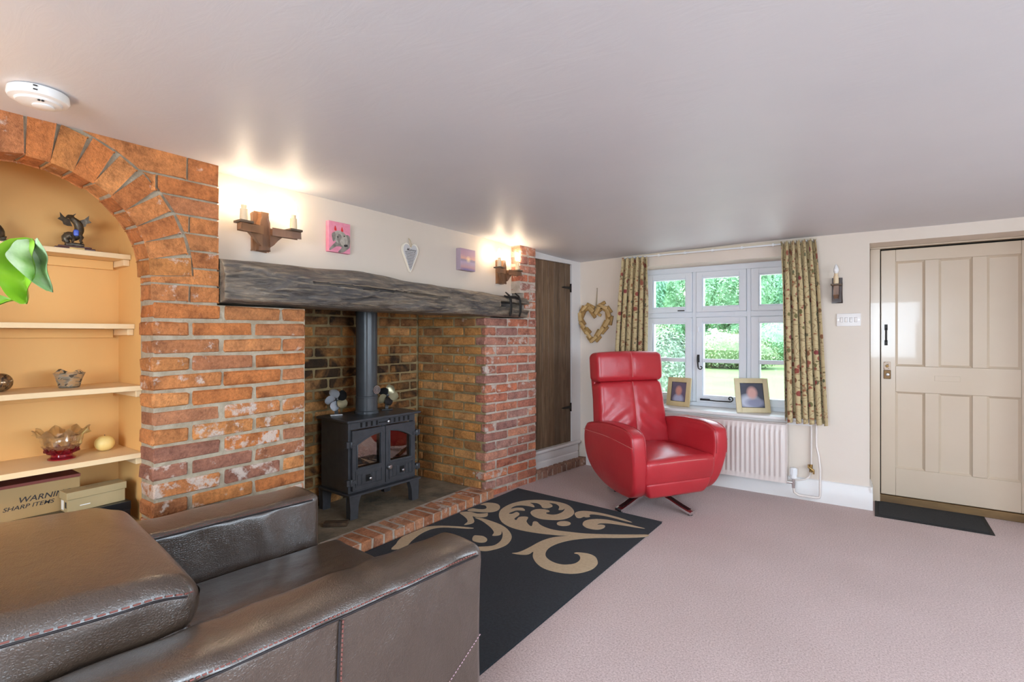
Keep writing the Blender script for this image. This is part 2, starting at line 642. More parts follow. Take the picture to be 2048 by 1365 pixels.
# plain stretch of the left wall beyond the alcove, off to the left of the picture
struct(MB().box(-3.46, -2.5, -2.15, -0.45, 0, 2.2).obj('wall_left', M_WALL), 'plain wall beyond the shelved alcove')
# right wall with two windows and back wall with one (outside the picture)
mb = MB()
for y0, y1 in ((-2.15, 0.0), (1.5, 2.0), (3.5, 5.02)):
    mb.box(2.2, 2.35, y0, y1, 0, 2.2)
for y0, y1 in ((0.0, 1.5), (2.0, 3.5)):
    mb.box(2.2, 2.35, y0, y1, 0, 0.8).box(2.2, 2.35, y0, y1, 1.95, 2.2)
struct(mb.obj('wall_right', M_WALL), 'off-white wall with two windows')
mb = MB().box(-2.5, -1.05, -2.15, -2.0, 0, 2.2).box(0.65, 2.2, -2.15, -2.0, 0, 2.2).box(-1.05, 0.65, -2.15, -2.0, 0, 0.8).box(-1.05, 0.65, -2.15, -2.0, 1.95, 2.2)
struct(mb.obj('wall_back', M_WALL), 'off-white wall behind the viewer')
for i, (nm, ax) in enumerate((('y', (2.26, 0.0, 1.5)), ('y', (2.26, 2.0, 3.5)), ('x', (-2.05, -1.05, 0.65)))):
    mb = MB()
    c, a0, a1 = ax
    w = 0.05
    bars = [(a0, a0 + w), (a1 - w, a1), ((a0 + a1) / 2 - w / 2, (a0 + a1) / 2 + w / 2)]
    for p, q in bars:
        if nm == 'y':
            mb.box(c - 0.03, c + 0.03, p, q, 0.8, 1.95)
        else:
            mb.box(p, q, c - 0.03, c + 0.03, 0.8, 1.95)
    for z0, z1 in ((0.8, 0.85), (1.9, 1.95)):
        if nm == 'y':
            mb.box(c - 0.029, c + 0.029, a0, a1, z0, z1)
        else:
            mb.box(a0, a1, c - 0.029, c + 0.029, z0, z1)
    struct(mb.obj('window_%d' % (i + 2), M_UPVC), 'white framed window out of the picture')

# ---- baseboard of the window wall, turning into the door recess
prof = [(0, 0), (0.020, 0), (0.020, 0.125), (0.015, 0.135), (0.015, 0.145), (0.008, 0.158), (0.008, 0.165), (0, 0.17)]
mb = MB()
mb.prism(prof, lambda a, z, d: (d, YW - a, z), -2.365, DX0 + 0.018)
struct(mb.obj('baseboard_window', M_TRIM_W, smooth=30), 'white moulded skirting below the window')
mb = MB()
mb.prism(prof, lambda a, z, d: (DX0 + a, d, z), YW - 0.018, 4.93)
struct(mb.obj('baseboard_recess', M_TRIM_W, smooth=30), 'short return of skirting in the door recess')

# ================================================================== BRICKWORK
BC = {}
CH = 0.0775            # course height
MJ = 0.015             # mortar joint


def brick_mesh(L, D, H):
    key = (round(L, 2), round(D, 2), round(H, 3))
    if key not in BC:
        BC[key] = []
    if len(BC[key]) < 4:
        me = bpy.data.meshes.new('brick')
        bm = bmesh.new()
        bmesh.ops.create_cube(bm, size=1.0)
        for vv in bm.verts:
            vv.co = Vector((vv.co.x * L, vv.co.y * D, vv.co.z * H))
        bmesh.ops.bevel(bm, geom=bm.edges[:], offset=0.0075, segments=1, affect='EDGES')
        for vv in bm.verts:
            vv.co += Vector((random.uniform(-1, 1) * 0.0040, random.uniform(-1, 1) * 0.003, random.uniform(-1, 1) * 0.0036))
        bm.to_mesh(me)
        bm.free()
        BC[key].append(me)
        return me
    return random.choice(BC[key])


def brick(parent, m, L, D, H, c, rz):
    me = brick_mesh(L, D, H)
    if not me.materials:
        me.materials.append(m)
    o = bpy.data.objects.new('brick', me)
    link(o, parent)
    o.location = c
    o.rotation_euler = (random.uniform(-0.006, 0.006), random.uniform(-0.006, 0.006), rz + random.uniform(-0.006, 0.006))
    if me.materials[0] != m:
        o.material_slots[0].link = 'OBJECT'
        o.material_slots[0].material = m
    return o


def course(parent, m, org, e, n, joints, z0, z1, depth, proud=0.003):
    """a course of bricks; joints along e from org, outward normal n"""
    rz = math.atan2(e.y, e.x)
    for a, b_ in zip(joints[:-1], joints[1:]):
        L = b_ - a - MJ
        if L < 0.02:
            continue
        out = random.uniform(-0.003, proud)
        c = Vector(org) + e * ((a + b_) / 2) + n * (out - depth / 2) + Vector((0, 0, (z0 + z1) / 2))
        brick(parent, m, L, depth, z1 - z0 - MJ, c, rz)


EY, EX = Vector((0, 1, 0)), Vector((1, 0, 0))
ZS = 1.442 - 18 * CH       # bottom of course 0
AYC, AZC, AR0, AR1 = 0.515, 1.552, 0.397, 0.552      # arch centre, springing and radii
JAMB_D = 0.135


def zc(k):
    return ZS + k * CH


# ---- left pier and arch: mortar core
mb = MB()
arc = [(AYC + (AR0 + 0.006) * math.cos(R(q)), AZC + (AR0 + 0.006) * math.sin(R(q))) for q in range(0, 181, 6)]
yj = AYC + AR0 + 0.012
yl = AYC - AR0 - 0.006
poly = [(yj, 0), (1.632, 0), (1.632, 1.437), (1.180, 1.437), (1.180, 2.12), (-0.45, 2.12), (-0.45, 0), (yl, 0)] + arc[::-1]
mb.prism(poly, lambda a, z, d: (d, a, z), XF - 0.008, XF - JAMB_D)
# body of the pier behind
mb.box(-2.86, XF - JAMB_D - 0.001, 0.93, 1.630, 0, 1.60)
WALL_ARCH = struct(mb.obj('wall_arch', M_MORTAR), 'orange brick pier and round arch around the shelved alcove')
rA = [0.904, 1.204, 1.496, 1.637]
rB = [0.904, 1.064, 1.354, 1.637]
for k in range(-1, 18):
    course(WALL_ARCH, M_BRICK_LEFT, (XF, 0, 0), EY, EX, rA if k % 2 else rB, zc(k), zc(k + 1), JAMB_D)
for k in range(18, 27):
    z0, z1 = zc(k), (zc(k + 1) if k < 25 else 2.100)
    if k == 26:
        continue
    if z1 - z0 < 0.03:
        continue
    zt = z1 - MJ / 2
    zb = z0 + MJ / 2
    js = ([1.042, 1.187] if k < 20 else [1.052, 1.187]) if k % 2 else [0.912, 1.187]
    js = [0.904, 1.187] if k % 2 else [0.904, 1.058, 1.187]
    if k >= 24:
        js = {24: [0.70, 0.955, 1.187], 25: [0.66, 1.05, 1.187], 26: [0.62, 0.90, 1.187]}[k]
        if k == 24:
            js = [0.76, 0.93, 1.187]
    for a, b_ in zip(js[:-1], js[1:]):
        a += MJ / 2
        b_ -= MJ / 2
        # clip the brick by the extrados
        left = []
        ok = True
        for i in range(5):
            z = zb + (zt - zb) * i / 4
            yc_ = AYC + math.sqrt(max(0.0, (AR1 + 0.012) ** 2 - (z - AZC) ** 2)) if z < AZC + AR1 + 0.012 else -9
            if z < AZC:
                yc_ = -9
            left.append((max(a, yc_), z))
        if min(b_ - l[0] for l in left) < 0.0:
            left = [(min(l[0], b_ - 0.01), l[1]) for l in left]
        if max(b_ - l[0] for l in left) < 0.03:
            continue
        for sgn in (1, -1):
            pl = [(b_, zb)] + [(b_, zt)] + left[::-1]
            if sgn < 0:
                pl = [(2 * AYC - p, q) for p, q in pl]
            fr = XF + random.uniform(-0.003, 0.003)
            o = MB().prism(pl, lambda p, q, d: (d, p, q), fr, fr - 0.11).obj('brick', M_BRICK_ARCH, WALL_ARCH, bevel=0.004, bseg=1)
# jamb bricks of the left side of the alcove (mostly out of the picture)
for k in range(0, 20):
    course(WALL_ARCH, M_BRICK_ARCH, (XF, 0, 0), EY, EX, [-0.157, 0.118] if k % 2 else [-0.157, -0.02, 0.118], zc(k), zc(k + 1), 0.11)
# voussoirs
NV = 18
for i in range(NV):
    q0, q1 = math.pi * (i + 0.06) / NV, math.pi * (i + 0.94) / NV
    qm = (q0 + q1) / 2
    mesh_w0, mesh_w1 = AR0 * math.pi / NV - 0.010 + random.uniform(-0.004, 0.002), AR1 * math.pi / NV - 0.026 + random.uniform(-0.006, 0.006)
    r0 = AR0 + random.uniform(-0.003, 0.004)
    r1 = AR1 - 0.006 + random.uniform(-0.006, 0.004)
    t = Vector((-math.sin(qm), math.cos(qm)))
    rd = Vector((math.cos(qm), math.sin(qm)))
    cc = Vector((AYC, AZC))
    pl = [cc + rd * r0 - t * mesh_w0 / 2, cc + rd * r1 - t * mesh_w1 / 2, cc + rd * r1 + t * mesh_w1 / 2, cc + rd * r0 + t * mesh_w0 / 2]
    fr = XF + random.uniform(-0.002, 0.005)
    MB().prism([tuple(p) for p in pl], lambda p, q, d: (d, p, q), fr, fr - JAMB_D).obj('brick', M_BRICK_ARCH, WALL_ARCH, bevel=0.005, bseg=1)

# ---- alcove behind the arch: painted niche, shelves are built later
AX0, AY0, AY1 = -2.91, 0.10, 0.925
mb = MB()
mb.box(-3.0, AX0, AY0 - 0.1, AY1 + 0.1, 0, 2.12)
mb.box(AX0, XF - JAMB_D, AY1, AY1 + 0.05, 0, 2.12)
mb.box(AX0, XF - JAMB_D, AY0 - 0.05, AY0, 0, 2.12)
mb.box(AX0, XF - JAMB_D, AY0, AY1, 2.03, 2.12)
struct(mb.obj('wall_alcove', M_ALCOVE), 'apricot painted back and sides of the alcove')

# ---- upper chimney wall between the brick piers
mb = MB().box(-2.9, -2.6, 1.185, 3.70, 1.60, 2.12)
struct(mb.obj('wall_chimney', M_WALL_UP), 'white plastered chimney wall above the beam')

# ---- right pier (askew)
P = [Vector((-2.548, 3.275, 0)), sk(0.632, -0.008, 0), sk(0.632, -0.30, 0), Vector((-3.30, 3.9, 0)), Vector((-3.30, 3.275, 0))]
mb = MB()
mb.prism([(p.x, p.y) for p in P], lambda a, c_, d: (a, c_, d), 0.0, 1.437)
U = [sk(0.474, -0.008, 0), sk(0.632, -0.008, 0), sk(0.632, -0.30, 0), sk(0.474, -0.30, 0)]
mb.prism([(p.x, p.y) for p in U], lambda a, c_, d: (a, c_, d), 1.437, 1.66)
U = [sk(0.424, -0.008, 0), sk(0.632, -0.008, 0), sk(0.632, -0.30, 0), sk(0.424, -0.30, 0)]
mb.prism([(p.x, p.y) for p in U], lambda a, c_, d: (a, c_, d), 1.66, 2.12)
WALL_PIER = struct(mb.obj('wall_pier', M_MORTAR_R), 'red and purple brick pier right of the fireplace')
for k in range(-1, 18):
    if k % 2:
        course(WALL_PIER, M_BRICK_RIGHT, EA, EE, EN, [-0.016, 0.265, 0.53, 0.645], zc(k), zc(k + 1), 0.11)
    else:
        course(WALL_PIER, M_BRICK_RIGHT, EA, EE, EN, [-0.010, 0.125, 0.39, 0.645], zc(k), zc(k + 1), 0.05 if k < 18 else 0.11)
for k in range(18, 27):
    z0, z1 = zc(k), (zc(k + 1) if k < 25 else 2.075)
    if k == 26:
        continue
    s0 = 0.468 if k < 21 else 0.416
    js = [s0, 0.64] if k % 2 else [s0, (s0 + 0.64) / 2, 0.64]
    if z1 - z0 > 0.03:
        course(WALL_PIER, M_BRICK_RIGHT, EA, EE, EN, js, z0, z1, 0.11)

# ---- firebox: right cheek and back
mb = MB().box(-3.46, -3.308, 1.5, 3.40, 0, 1.75)
mb.box(-3.308, -2.86, 1.50, 1.632, 0, 1.72)
WALL_FIRE = struct(mb.obj('wall_fireback', M_MORTAR_F), 'sooty brick back wall of the fireplace')
for k in range(0, 21):
    s0 = 0.0 if k % 2 else -0.12
    js = [1.64]
    y = 1.64 + 0.235 + s0
    while y < 3.2:
        js.append(y)
        y += 0.235
    js.append(3.25)
    if js[-1] - js[-2] < 0.06:
        js.pop(-2)
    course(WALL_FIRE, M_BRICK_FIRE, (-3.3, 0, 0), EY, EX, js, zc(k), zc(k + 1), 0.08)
mb = MB().box(-3.30, -2.56, 3.260, 3.34, 0, 1.60)
WALL_CHEEK = struct(mb.obj('wall_cheek', M_MORTAR_F), 'brown brick side wall inside the fireplace')
for k in range(-1, 20):
    # measured backwards from the front corner
    js = [0.108, 0.345, 0.58, 0.765] if k % 2 else [0.050, 0.235, 0.47, 0.70, 0.765]
    if k >= 18:
        js = [0.03] + js[1:]
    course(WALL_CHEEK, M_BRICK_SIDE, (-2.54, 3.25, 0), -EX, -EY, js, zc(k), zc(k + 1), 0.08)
# register plate closing the flue
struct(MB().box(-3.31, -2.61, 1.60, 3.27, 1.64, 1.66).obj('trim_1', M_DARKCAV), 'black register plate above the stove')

# ---- hearth
m, nt, b = nodes_of('hearth_stone')
v = coords(nt, 'Object')
col = ramp(nt, noise_n(nt, v, 5.0, 6, 0.65), [(0.3, (0.10, 0.085, 0.065)), (0.5, (0.24, 0.185, 0.12)), (0.72, (0.36, 0.28, 0.19))])
nt.links.new(col, b.inputs['Base Color'])
b.inputs['Roughness'].default_value = 0.85
bump_n(nt, b, noise_n(nt, v, 20, 6, 0.6), 0.8, 0.012)
M_HEARTH = m
mb = MB().box(-3.30, -2.50, 1.64, 3.245, 0.0, 0.060)
HEARTH = struct(mb.obj('floor_hearth', M_HEARTH), 'worn stone hearth edged with orange bricks')
MB().box(-2.70, -2.494, 1.642, 3.244, 0.0605, 0.0625).box(-2.4995, -2.494, 1.642, 3.244, 0.001, 0.0604).obj('mortar_bed', M_MORTAR_R, HEARTH)
y = 1.645
k = 0
while y < 3.22:
    w = random.choice((0.080, 0.086, 0.092))
    dd = random.uniform(0.17, 0.21)
    o = brick(HEARTH, M_BRICK_HEARTH, w - 0.012, dd, 0.070, Vector((-2.486 - dd / 2 + random.uniform(-0.005, 0.003), y + w / 2, 0.0315 + random.uniform(-0.002, 0.002))), R(0))
    o.rotation_euler = (random.uniform(-0.01, 0.01), random.uniform(-0.01, 0.01), R(90) + random.uniform(-0.02, 0.02))
    y += w

# ---- brick step below the cupboard
mb = MB()
T4 = [sk(0.655, -0.006, 0), sk(1.445, -0.006, 0), sk(1.445, -0.2, 0), sk(0.655, -0.2, 0)]
mb.prism([(p.x, p.y) for p in T4], lambda a, c_, d: (a, c_, d), 0.0, 0.058)
STEP = struct(mb.obj('floor_step', M_MORTAR_R), 'low step of dark upright bricks below the plank door')
s = 0.655
while s < 1.40:
    w = random.choice((0.068, 0.075, 0.08))
    w = min(w, 1.445 - s)
    brick(STEP, M_BRICK_STEP, w - 0.005, 0.19, 0.078, sk(s + w / 2, -0.095 + random.uniform(-0.004, 0.006), 0.036 + random.uniform(-0.002, 0.002)), math.atan2(EE.y, EE.x))
    s += w

# ---- plank cupboard door with white surround
m, nt, b = nodes_of('stained_plank')
oi = N(nt, 'ShaderNodeObjectInfo')
v = coords(nt, 'Object', (14, 14, 0.9))
g = noise_n(nt, v, 3.0, 6, 0.65, 0.8)
col = ramp(nt, g, [(0.28, (0.075, 0.042, 0.022)), (0.5, (0.165, 0.10, 0.055)), (0.75, (0.27, 0.18, 0.11))])
tint = ramp(nt, oi.outputs['Random'], [(0.0, (0.80, 0.80, 0.82)), (1.0, (1.15, 1.10, 1.05))])
nt.links.new(mixc(nt, 1.0, col, tint, 'MULTIPLY'), b.inputs['Base Color'])
b.inputs['Roughness'].default_value = 0.55
bump_n(nt, b, g, 0.35, 0.004)
M_PLANK = m
door1 = struct(MB().prism([(p.x, p.y) for p in (sk(0.60, -0.108, 0), sk(1.272, -0.108, 0), sk(1.272, -0.12, 0), sk(0.60, -0.12, 0))],
                          lambda a, c_, d: (a, c_, d), 0.245, 1.995).obj('door_1', M_PLANK), 'dark stained plank cupboard door with strap hinges')
edges = [0.640, 0.732, 0.823, 0.915, 1.005, 1.096, 1.185, 1.270]
for a, b_ in zip(edges[:-1], edges[1:]):
    p4 = [sk(a + 0.002, -0.082, 0), sk(b_ - 0.002, -0.082, 0), sk(b_ - 0.002, -0.108, 0), sk(a + 0.002, -0.108, 0)]
    MB().prism([(p.x, p.y) for p in p4], lambda a_, c_, d: (a_, c_, d), 0.247, 1.993).obj('plank', M_PLANK, door1, bevel=0.004, bseg=1)
for z in (1.762, 0.585):
    mb = MB()
    out = [(1.285, z - 0.042), (1.285, z + 0.042), (1.262, z + 0.042), (1.258, z + 0.014), (1.14, z + 0.006), (1.125, z), (1.14, z - 0.006), (1.258, z - 0.014), (1.262, z - 0.042)]
    mb.prism(out, lambda a_, c_, d: sk(a_, d, c_), -0.068, -0.082)
    mb.obj('strap_hinge', M_IRON, door1, bevel=0.0015, bseg=1)['label'] = 'black iron strap hinge'
mb = MB()
for a, b_, z0, z1, o1 in ((1.272, 1.50, 0.235, 2.12, -0.066), (0.60, 1.272, 1.995, 2.12, -0.062)):
    p4 = [sk(a, o1, 0), sk(b_, o1, 0), sk(b_, -0.2, 0), sk(a, -0.2, 0)]
    mb.prism([(p.x, p.y) for p in p4], lambda a_, c_, d: (a_, c_, d), z0, z1)
p4 = [sk(0.60, -0.12, 0), sk(1.5, -0.12, 0), sk(1.5, -0.3, 0), sk(0.60, -0.3, 0)]
mb.prism([(p.x, p.y) for p in p4], lambda a_, c_, d: (a_, c_, d), 0.0, 2.12)
struct(mb.obj('trim_2', M_TRIM_W), 'white surround of the plank cupboard door')
mb = MB()
led = [(-0.12, 0.0), (-0.058, 0.0), (-0.058, 0.125), (-0.065, 0.135), (-0.058, 0.150), (-0.058, 0.205), (-0.036, 0.215), (-0.026, 0.226), (-0.026, 0.238), (-0.032, 0.246), (-0.12, 0.246)]
mb.prism(led, lambda a, z, d: sk(d, a, z), 0.635, 1.372)
struct(mb.obj('trim_3', M_TRIM_W, smooth=30), 'white moulded ledge and board below the plank door')

# ================================================================== WINDOW
YG = 4.97
FY0, FY1 = 4.93, 5.00
W = struct(MB().box(WX0, WX1, FY0, FY1, 1.885, WZ1).box(WX0, WX1, FY0, FY1, 0.64, 0.675).box(WX0, WX0 + 0.03, FY0, FY1, 0.675, 1.885)
           .box(WX1 - 0.03, WX1, FY0, FY1, 0.675, 1.885).box(-1.400, -1.366, FY0, FY1, 0.675, 1.885).box(-0.930, -0.896, FY0, FY1, 0.675, 1.885)
           .box(WX0 + 0.03, -1.40, FY0, FY1, 1.462, 1.510).box(-1.366, -0.93, FY0, FY1, 1.462, 1.510).box(-0.896, WX1 - 0.03, FY0, FY1, 1.462, 1.510)
           .obj('window_1', M_UPVC, bevel=0.003, bseg=1), 'white three-light cottage window')
cols = [(WX0 + 0.032, -1.402, -1.779, -1.458), (-1.364, -0.932, -1.311, -0.985), (-0.894, WX1 - 0.032, -0.833, -0.515)]
for ci, (a0, a1, g0, g1) in enumerate(cols):
    for (z0, z1, gz0, gz1, bar) in ((1.512, 1.883, 1.556, 1.832, None), (0.677, 1.460, 0.732, 1.411, (1.043, 1.078))):
        mb = MB()
        y0, y1 = FY0 - 0.012, FY1 - 0.012
        mb.box(a0, g0, y0, y1, z0, z1).box(g1, a1, y0, y1, z0, z1).box(g0, g1, y0, y1, z0, gz0).box(g0, g1, y0, y1, gz1, z1)
        s_ = mb.obj('casement', M_UPVC, W, bevel=0.004, bseg=1)
        # glazing bead
        mb = MB()
        bw = 0.010
        mb.box(g0, g0 + bw, y0 + 0.012, y1 - 0.004, gz0, gz1).box(g1 - bw, g1, y0 + 0.012, y1 - 0.004, gz0, gz1)
        mb.box(g0 + bw, g1 - bw, y0 + 0.012, y1 - 0.004, gz0, gz0 + bw).box(g0 + bw, g1 - bw, y0 + 0.012, y1 - 0.004, gz1 - bw, gz1)
        mb.obj('glazing_bead', M_UPVC, s_)
        zz = [(gz0, gz1)]
        if bar:
            MB().box(g0, g1, y0 + 0.008, y1 - 0.008, bar[0], bar[1]).obj('glazing_bar', M_UPVC, s_, bevel=0.004, bseg=1)
            zz = [(gz0, bar[0]), (bar[1], gz1)]
        for p, q in zz:
            MB().box(g0, g1, 4.958, 4.962, p, q).obj('pane', M_PANE, s_)
        if ci == 1 and bar:
            # casement fastener and stay of black iron
            mb = MB()
            mb.box(-1.352, -1.332, 4.905, 4.918, 1.045, 1.115)
            mb.tube([(-1.342, 4.895, 1.10), (-1.342, 4.888, 1.06), (-1.338, 4.888, 1.00)], [0.009, 0.008, 0.006], 8)
            mb.tube([(-1.338 + 0.022 - 0.022 * math.cos(q * 0.42) * (1 - q * 0.055), 4.888, 1.0 - 0.022 * math.sin(q * 0.42) * (1 - q * 0.055)) for q in range(13)], 0.005, 6)
            mb.obj('fastener', M_IRON, s_, smooth=40)['label'] = 'black iron curled window fastener'
            mb = MB()
            mb.box(-1.325, -1.24, 4.905, 4.918, 0.695, 0.712)
            mb.tube([(-1.31, 4.898, 0.704), (-1.18, 4.890, 0.700), (-1.06, 4.898, 0.700)], [0.006, 0.005, 0.006], 8)
            mb.tube([(-1.06 + 0.026 * math.sin(q * 0.45) * (1 - q * 0.05), 4.898, 0.726 - 0.026 * math.cos(q * 0.45) * (1 - q * 0.05)) for q in range(16)], 0.005, 6)
            mb.obj('stay', M_IRON, s_, smooth=40)['label'] = 'black iron window stay with a curled end'
            MB().box(-1.352, -1.332, 4.900, 4.918, 1.325, 1.375).obj('catch', M_UPVC, s_, bevel=0.003)
        if ci == 0 and not bar:
            MB().box(-1.53, -1.47, 4.898, 4.918, 1.523, 1.531).obj('catch', M_IRON, s_)
mb = MB()
mb.rbox(((WX0 + WX1) / 2, 4.775, 0.629), ((WX1 - WX0) / 2 + 0.06, 0.160, 0.0125), 0.006, (2, 2, 1), 2)
mb.box(WX0 - 0.03, WX1 + 0.03, 4.645, 4.668, 0.585, 0.617)
mb.obj('window_sill', M_TRIM_W, W, smooth=40)

# ================================================================== FRONT DOOR
D1 = struct(MB().box(-0.035 + 0.002, 0.030, 4.925, 5.0, 0, 1.966).box(0.932, 0.983, 4.925, 5.0, 0, 1.966).box(-0.033, 0.983, 4.925, 5.0, 1.968, 1.979)
            .obj('trim_4', M_DOOR, bevel=0.002, bseg=1), 'cream painted door frame with chipped edge')
DY = 4.955
door = struct(MB().box(0.036, 0.926, DY + 0.022, DY + 0.036, 0.062, 1.955).obj('door_2', M_DOOR), 'cream six-panelled front door')
for nm, a0, a1, z0, z1 in (('stile', 0.036, 0.128, 0.062, 1.955), ('stile', 0.828, 0.926, 0.062, 1.955),
                           ('rail', 0.128, 0.828, 1.862, 1.955), ('rail', 0.128, 0.828, 0.862, 1.060), ('rail', 0.128, 0.828, 0.062, 0.275),
                           ('muntin', 0.304, 0.386, 1.060, 1.862), ('muntin', 0.572, 0.652, 1.060, 1.862),
                           ('muntin', 0.304, 0.386, 0.275, 0.862), ('muntin', 0.572, 0.652, 0.275, 0.862)):
    MB().box(a0 + 0.0004, a1 - 0.0004, DY, DY + 0.022, z0 + 0.0004, z1 - 0.0004).obj(nm, M_DOOR, door, bevel=0.002, bseg=1)
for a0, a1 in ((0.128, 0.304), (0.386, 0.572), (0.652, 0.828)):
    for z0, z1 in ((1.060, 1.862), (0.275, 0.862)):
        mb = MB()
        # sunk panel with a sloping bead around it
        w, y0, y1 = 0.014, DY + 0.004, DY + 0.018
        o4 = [(a0, z0), (a1, z0), (a1, z1), (a0, z1)]
        i4 = [(a0 + w, z0 + w), (a1 - w, z0 + w), (a1 - w, z1 - w), (a0 + w, z1 - w)]
        vs = [(p, y0, q) for p, q in o4] + [(p, y1, q) for p, q in i4] + [(p, DY + 0.0225, q) for p, q in o4]
        fs = [(0, 1, 5, 4), (1, 2, 6, 5), (2, 3, 7, 6), (3, 0, 4, 7), (4, 5, 6, 7), (8, 9, 1, 0), (9, 10, 2, 1), (10, 11, 3, 2), (11, 8, 0, 3), (11, 10, 9, 8)]
        mb.add(vs, fs)
        mb.obj('panel', M_DOOR, door)
MB().box(0.36, 0.505, DY - 0.0025, DY, 0.955, 0.995).obj('letter_plate', M_DOOR, door, bevel=0.0015, bseg=1)
mb = MB()
mb.box(0.058, 0.078, DY - 0.006, DY, 1.335, 1.380).box(0.058, 0.078, DY - 0.006, DY, 1.218, 1.258)
mb.tube([(0.068, DY - 0.004, 1.345), (0.068, DY - 0.032, 1.335), (0.068, DY - 0.036, 1.30), (0.068, DY - 0.032, 1.262), (0.068, DY - 0.004, 1.25)], 0.0065, 8)
mb.obj('pull_handle', M_IRON, door, smooth=40)['label'] = 'black iron pull handle'
M_CHIP = mat('painted_lock_plate', (0.66, 0.52, 0.40), 0.5, c2=(0.22, 0.13, 0.07), vs=60, contrast=(0.55, 0.62))
o = MB().box(0.052, 0.098, DY - 0.006, DY, 1.028, 1.090).obj('lock_cover', M_CHIP, door, bevel=0.002, bseg=1)
MB().lathe([(0.0, -0.016), (0.009, -0.014), (0.011, -0.006), (0.011, 0.0)], 16, (0.075, DY - 0.006, 1.058), Matrix.Rotation(R(-90), 4, 'X')).obj('lock_button', M_BRASS, o, smooth=40)
o = MB().box(0.052, 0.098, DY - 0.010, DY, 0.958, 1.026).obj('night_latch', mat('latch_bronze', (0.14, 0.075, 0.03), 0.4, metal=0.7), door, bevel=0.003, bseg=1)
MB().lathe([(0.0, -0.022), (0.010, -0.020), (0.012, -0.008), (0.008, 0.0)], 16, (0.078, DY - 0.010, 0.992), Matrix.Rotation(R(-90), 4, 'X')).obj('latch_knob', M_STEEL, o, smooth=40)
M_THRESH = mat('threshold_oak', (0.22, 0.125, 0.045), 0.6, c2=(0.12, 0.065, 0.025), vs=10, stretch=(0.3, 1, 1), bump=0.3, bs=30)
struct(MB().box(-0.033, 0.983, 4.945, 5.02, 0.0, 0.056).obj('trim_5', M_THRESH, bevel=0.004), 'brown oak threshold under the front door')
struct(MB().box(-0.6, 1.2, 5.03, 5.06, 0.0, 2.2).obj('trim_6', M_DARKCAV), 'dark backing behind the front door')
# ================================================================== MANTEL BEAM
m, nt, b = nodes_of('old_oak_beam')
v = coords(nt, 'Object', (1.0, 0.16, 1.0))
g1 = noise_n(nt, v, 17.0, 7, 0.62, 1.0)
g2 = noise_n(nt, coords(nt, 'Object', (1.0, 0.35, 1.0)), 6.0, 5, 0.6, 0.8)
col = ramp(nt, g1, [(0.26, (0.022, 0.018, 0.016)), (0.40, (0.085, 0.068, 0.057)), (0.56, (0.21, 0.165, 0.125)), (0.72, (0.50, 0.39, 0.27))])
col = mixc(nt, ramp(nt, g2, [(0.44, 0.0), (0.60, 0.72)]), col, (0.085, 0.078, 0.078))
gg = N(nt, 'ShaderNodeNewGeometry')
col = mixc(nt, ramp(nt, gg.outputs['Pointiness'], [(0.505, 0.0), (0.56, 0.75)]), col, (0.40, 0.31, 0.21))  # worn ridges go tan, with lit highlights painted in
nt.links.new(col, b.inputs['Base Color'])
b.inputs['Roughness'].default_value = 0.36
bump_n(nt, b, math_n(nt, 'ADD', g1, math_n(nt, 'MULTIPLY', g2, 1.6)), 0.8, 0.030)
M_BEAM = m
BY0, BY1 = 1.190, 3.712


def beam_pt(u, w):
    y = BY0 + (BY1 - BY0) * u
    t = max(0.0, (y - 3.05) / 0.66)
    xf = -2.468 + 0.030 * t
    # cross-section: rounded shape, w runs round it
    q = 2 * math.pi * w
    cx, cz = (xf - 2.74) / 2, 1.545
    hx, hz = (xf + 2.74) / 2, 0.098
    ca, sa = math.cos(q), math.sin(q)
    p = 6.0 + 6.0 * t
    d = (abs(ca) ** p + abs(sa) ** p) ** (-1 / p)
    x, z = cx + hx * ca * d, cz + hz * sa * d
    # weathered upper arris: slopes back
    if z > cz:
        x -= 0.055 * (1 - 0.6 * min(1.0, t)) * max(0.0, (z - cz - 0.02) / 0.08) ** 1.3 * max(0.0, ca)
    top = 0.028 * math.sin(u * 3.1 + 0.6) - 0.018 * u
    if z > cz:
        z += top * (z - cz) / hz
    n1 = noise.fractal(Vector((x * 3.0, y * 1.6, z * 5.0)), 1.0, 2.0, 5)
    n2 = noise.fractal(Vector((x * 9.0, y * 2.6, z * 16.0 + 7)), 1.0, 2.0, 4)
    n3 = noise.fractal(Vector((x * 14.0, y * 5.0, z * 34.0 + 3)), 1.0, 2.0, 4)
    k = 0.022 * n1 + 0.014 * abs(n2) + 0.003 * n3
    front = max(0.0, ca)
    x += front * k * 1.6
    if z < cz:
        z = max(z + 0.006 * n1, 1.443)
    else:
        z += 0.012 * n1 + 0.004 * n2
    # open shake along the middle of the face
    g = z - (1.585 - 0.035 * u)
    if front > 0.3 and 0.18 < u < 0.62 and abs(g) < 0.006:
        x -= 0.018
    # long mortice cut near the right end
    if front > 0.3 and y > 3.34 and abs(z - (1.548 - 0.035 * (y - 3.34))) < 0.024:
        x -= 0.10
    return (x, y, z)


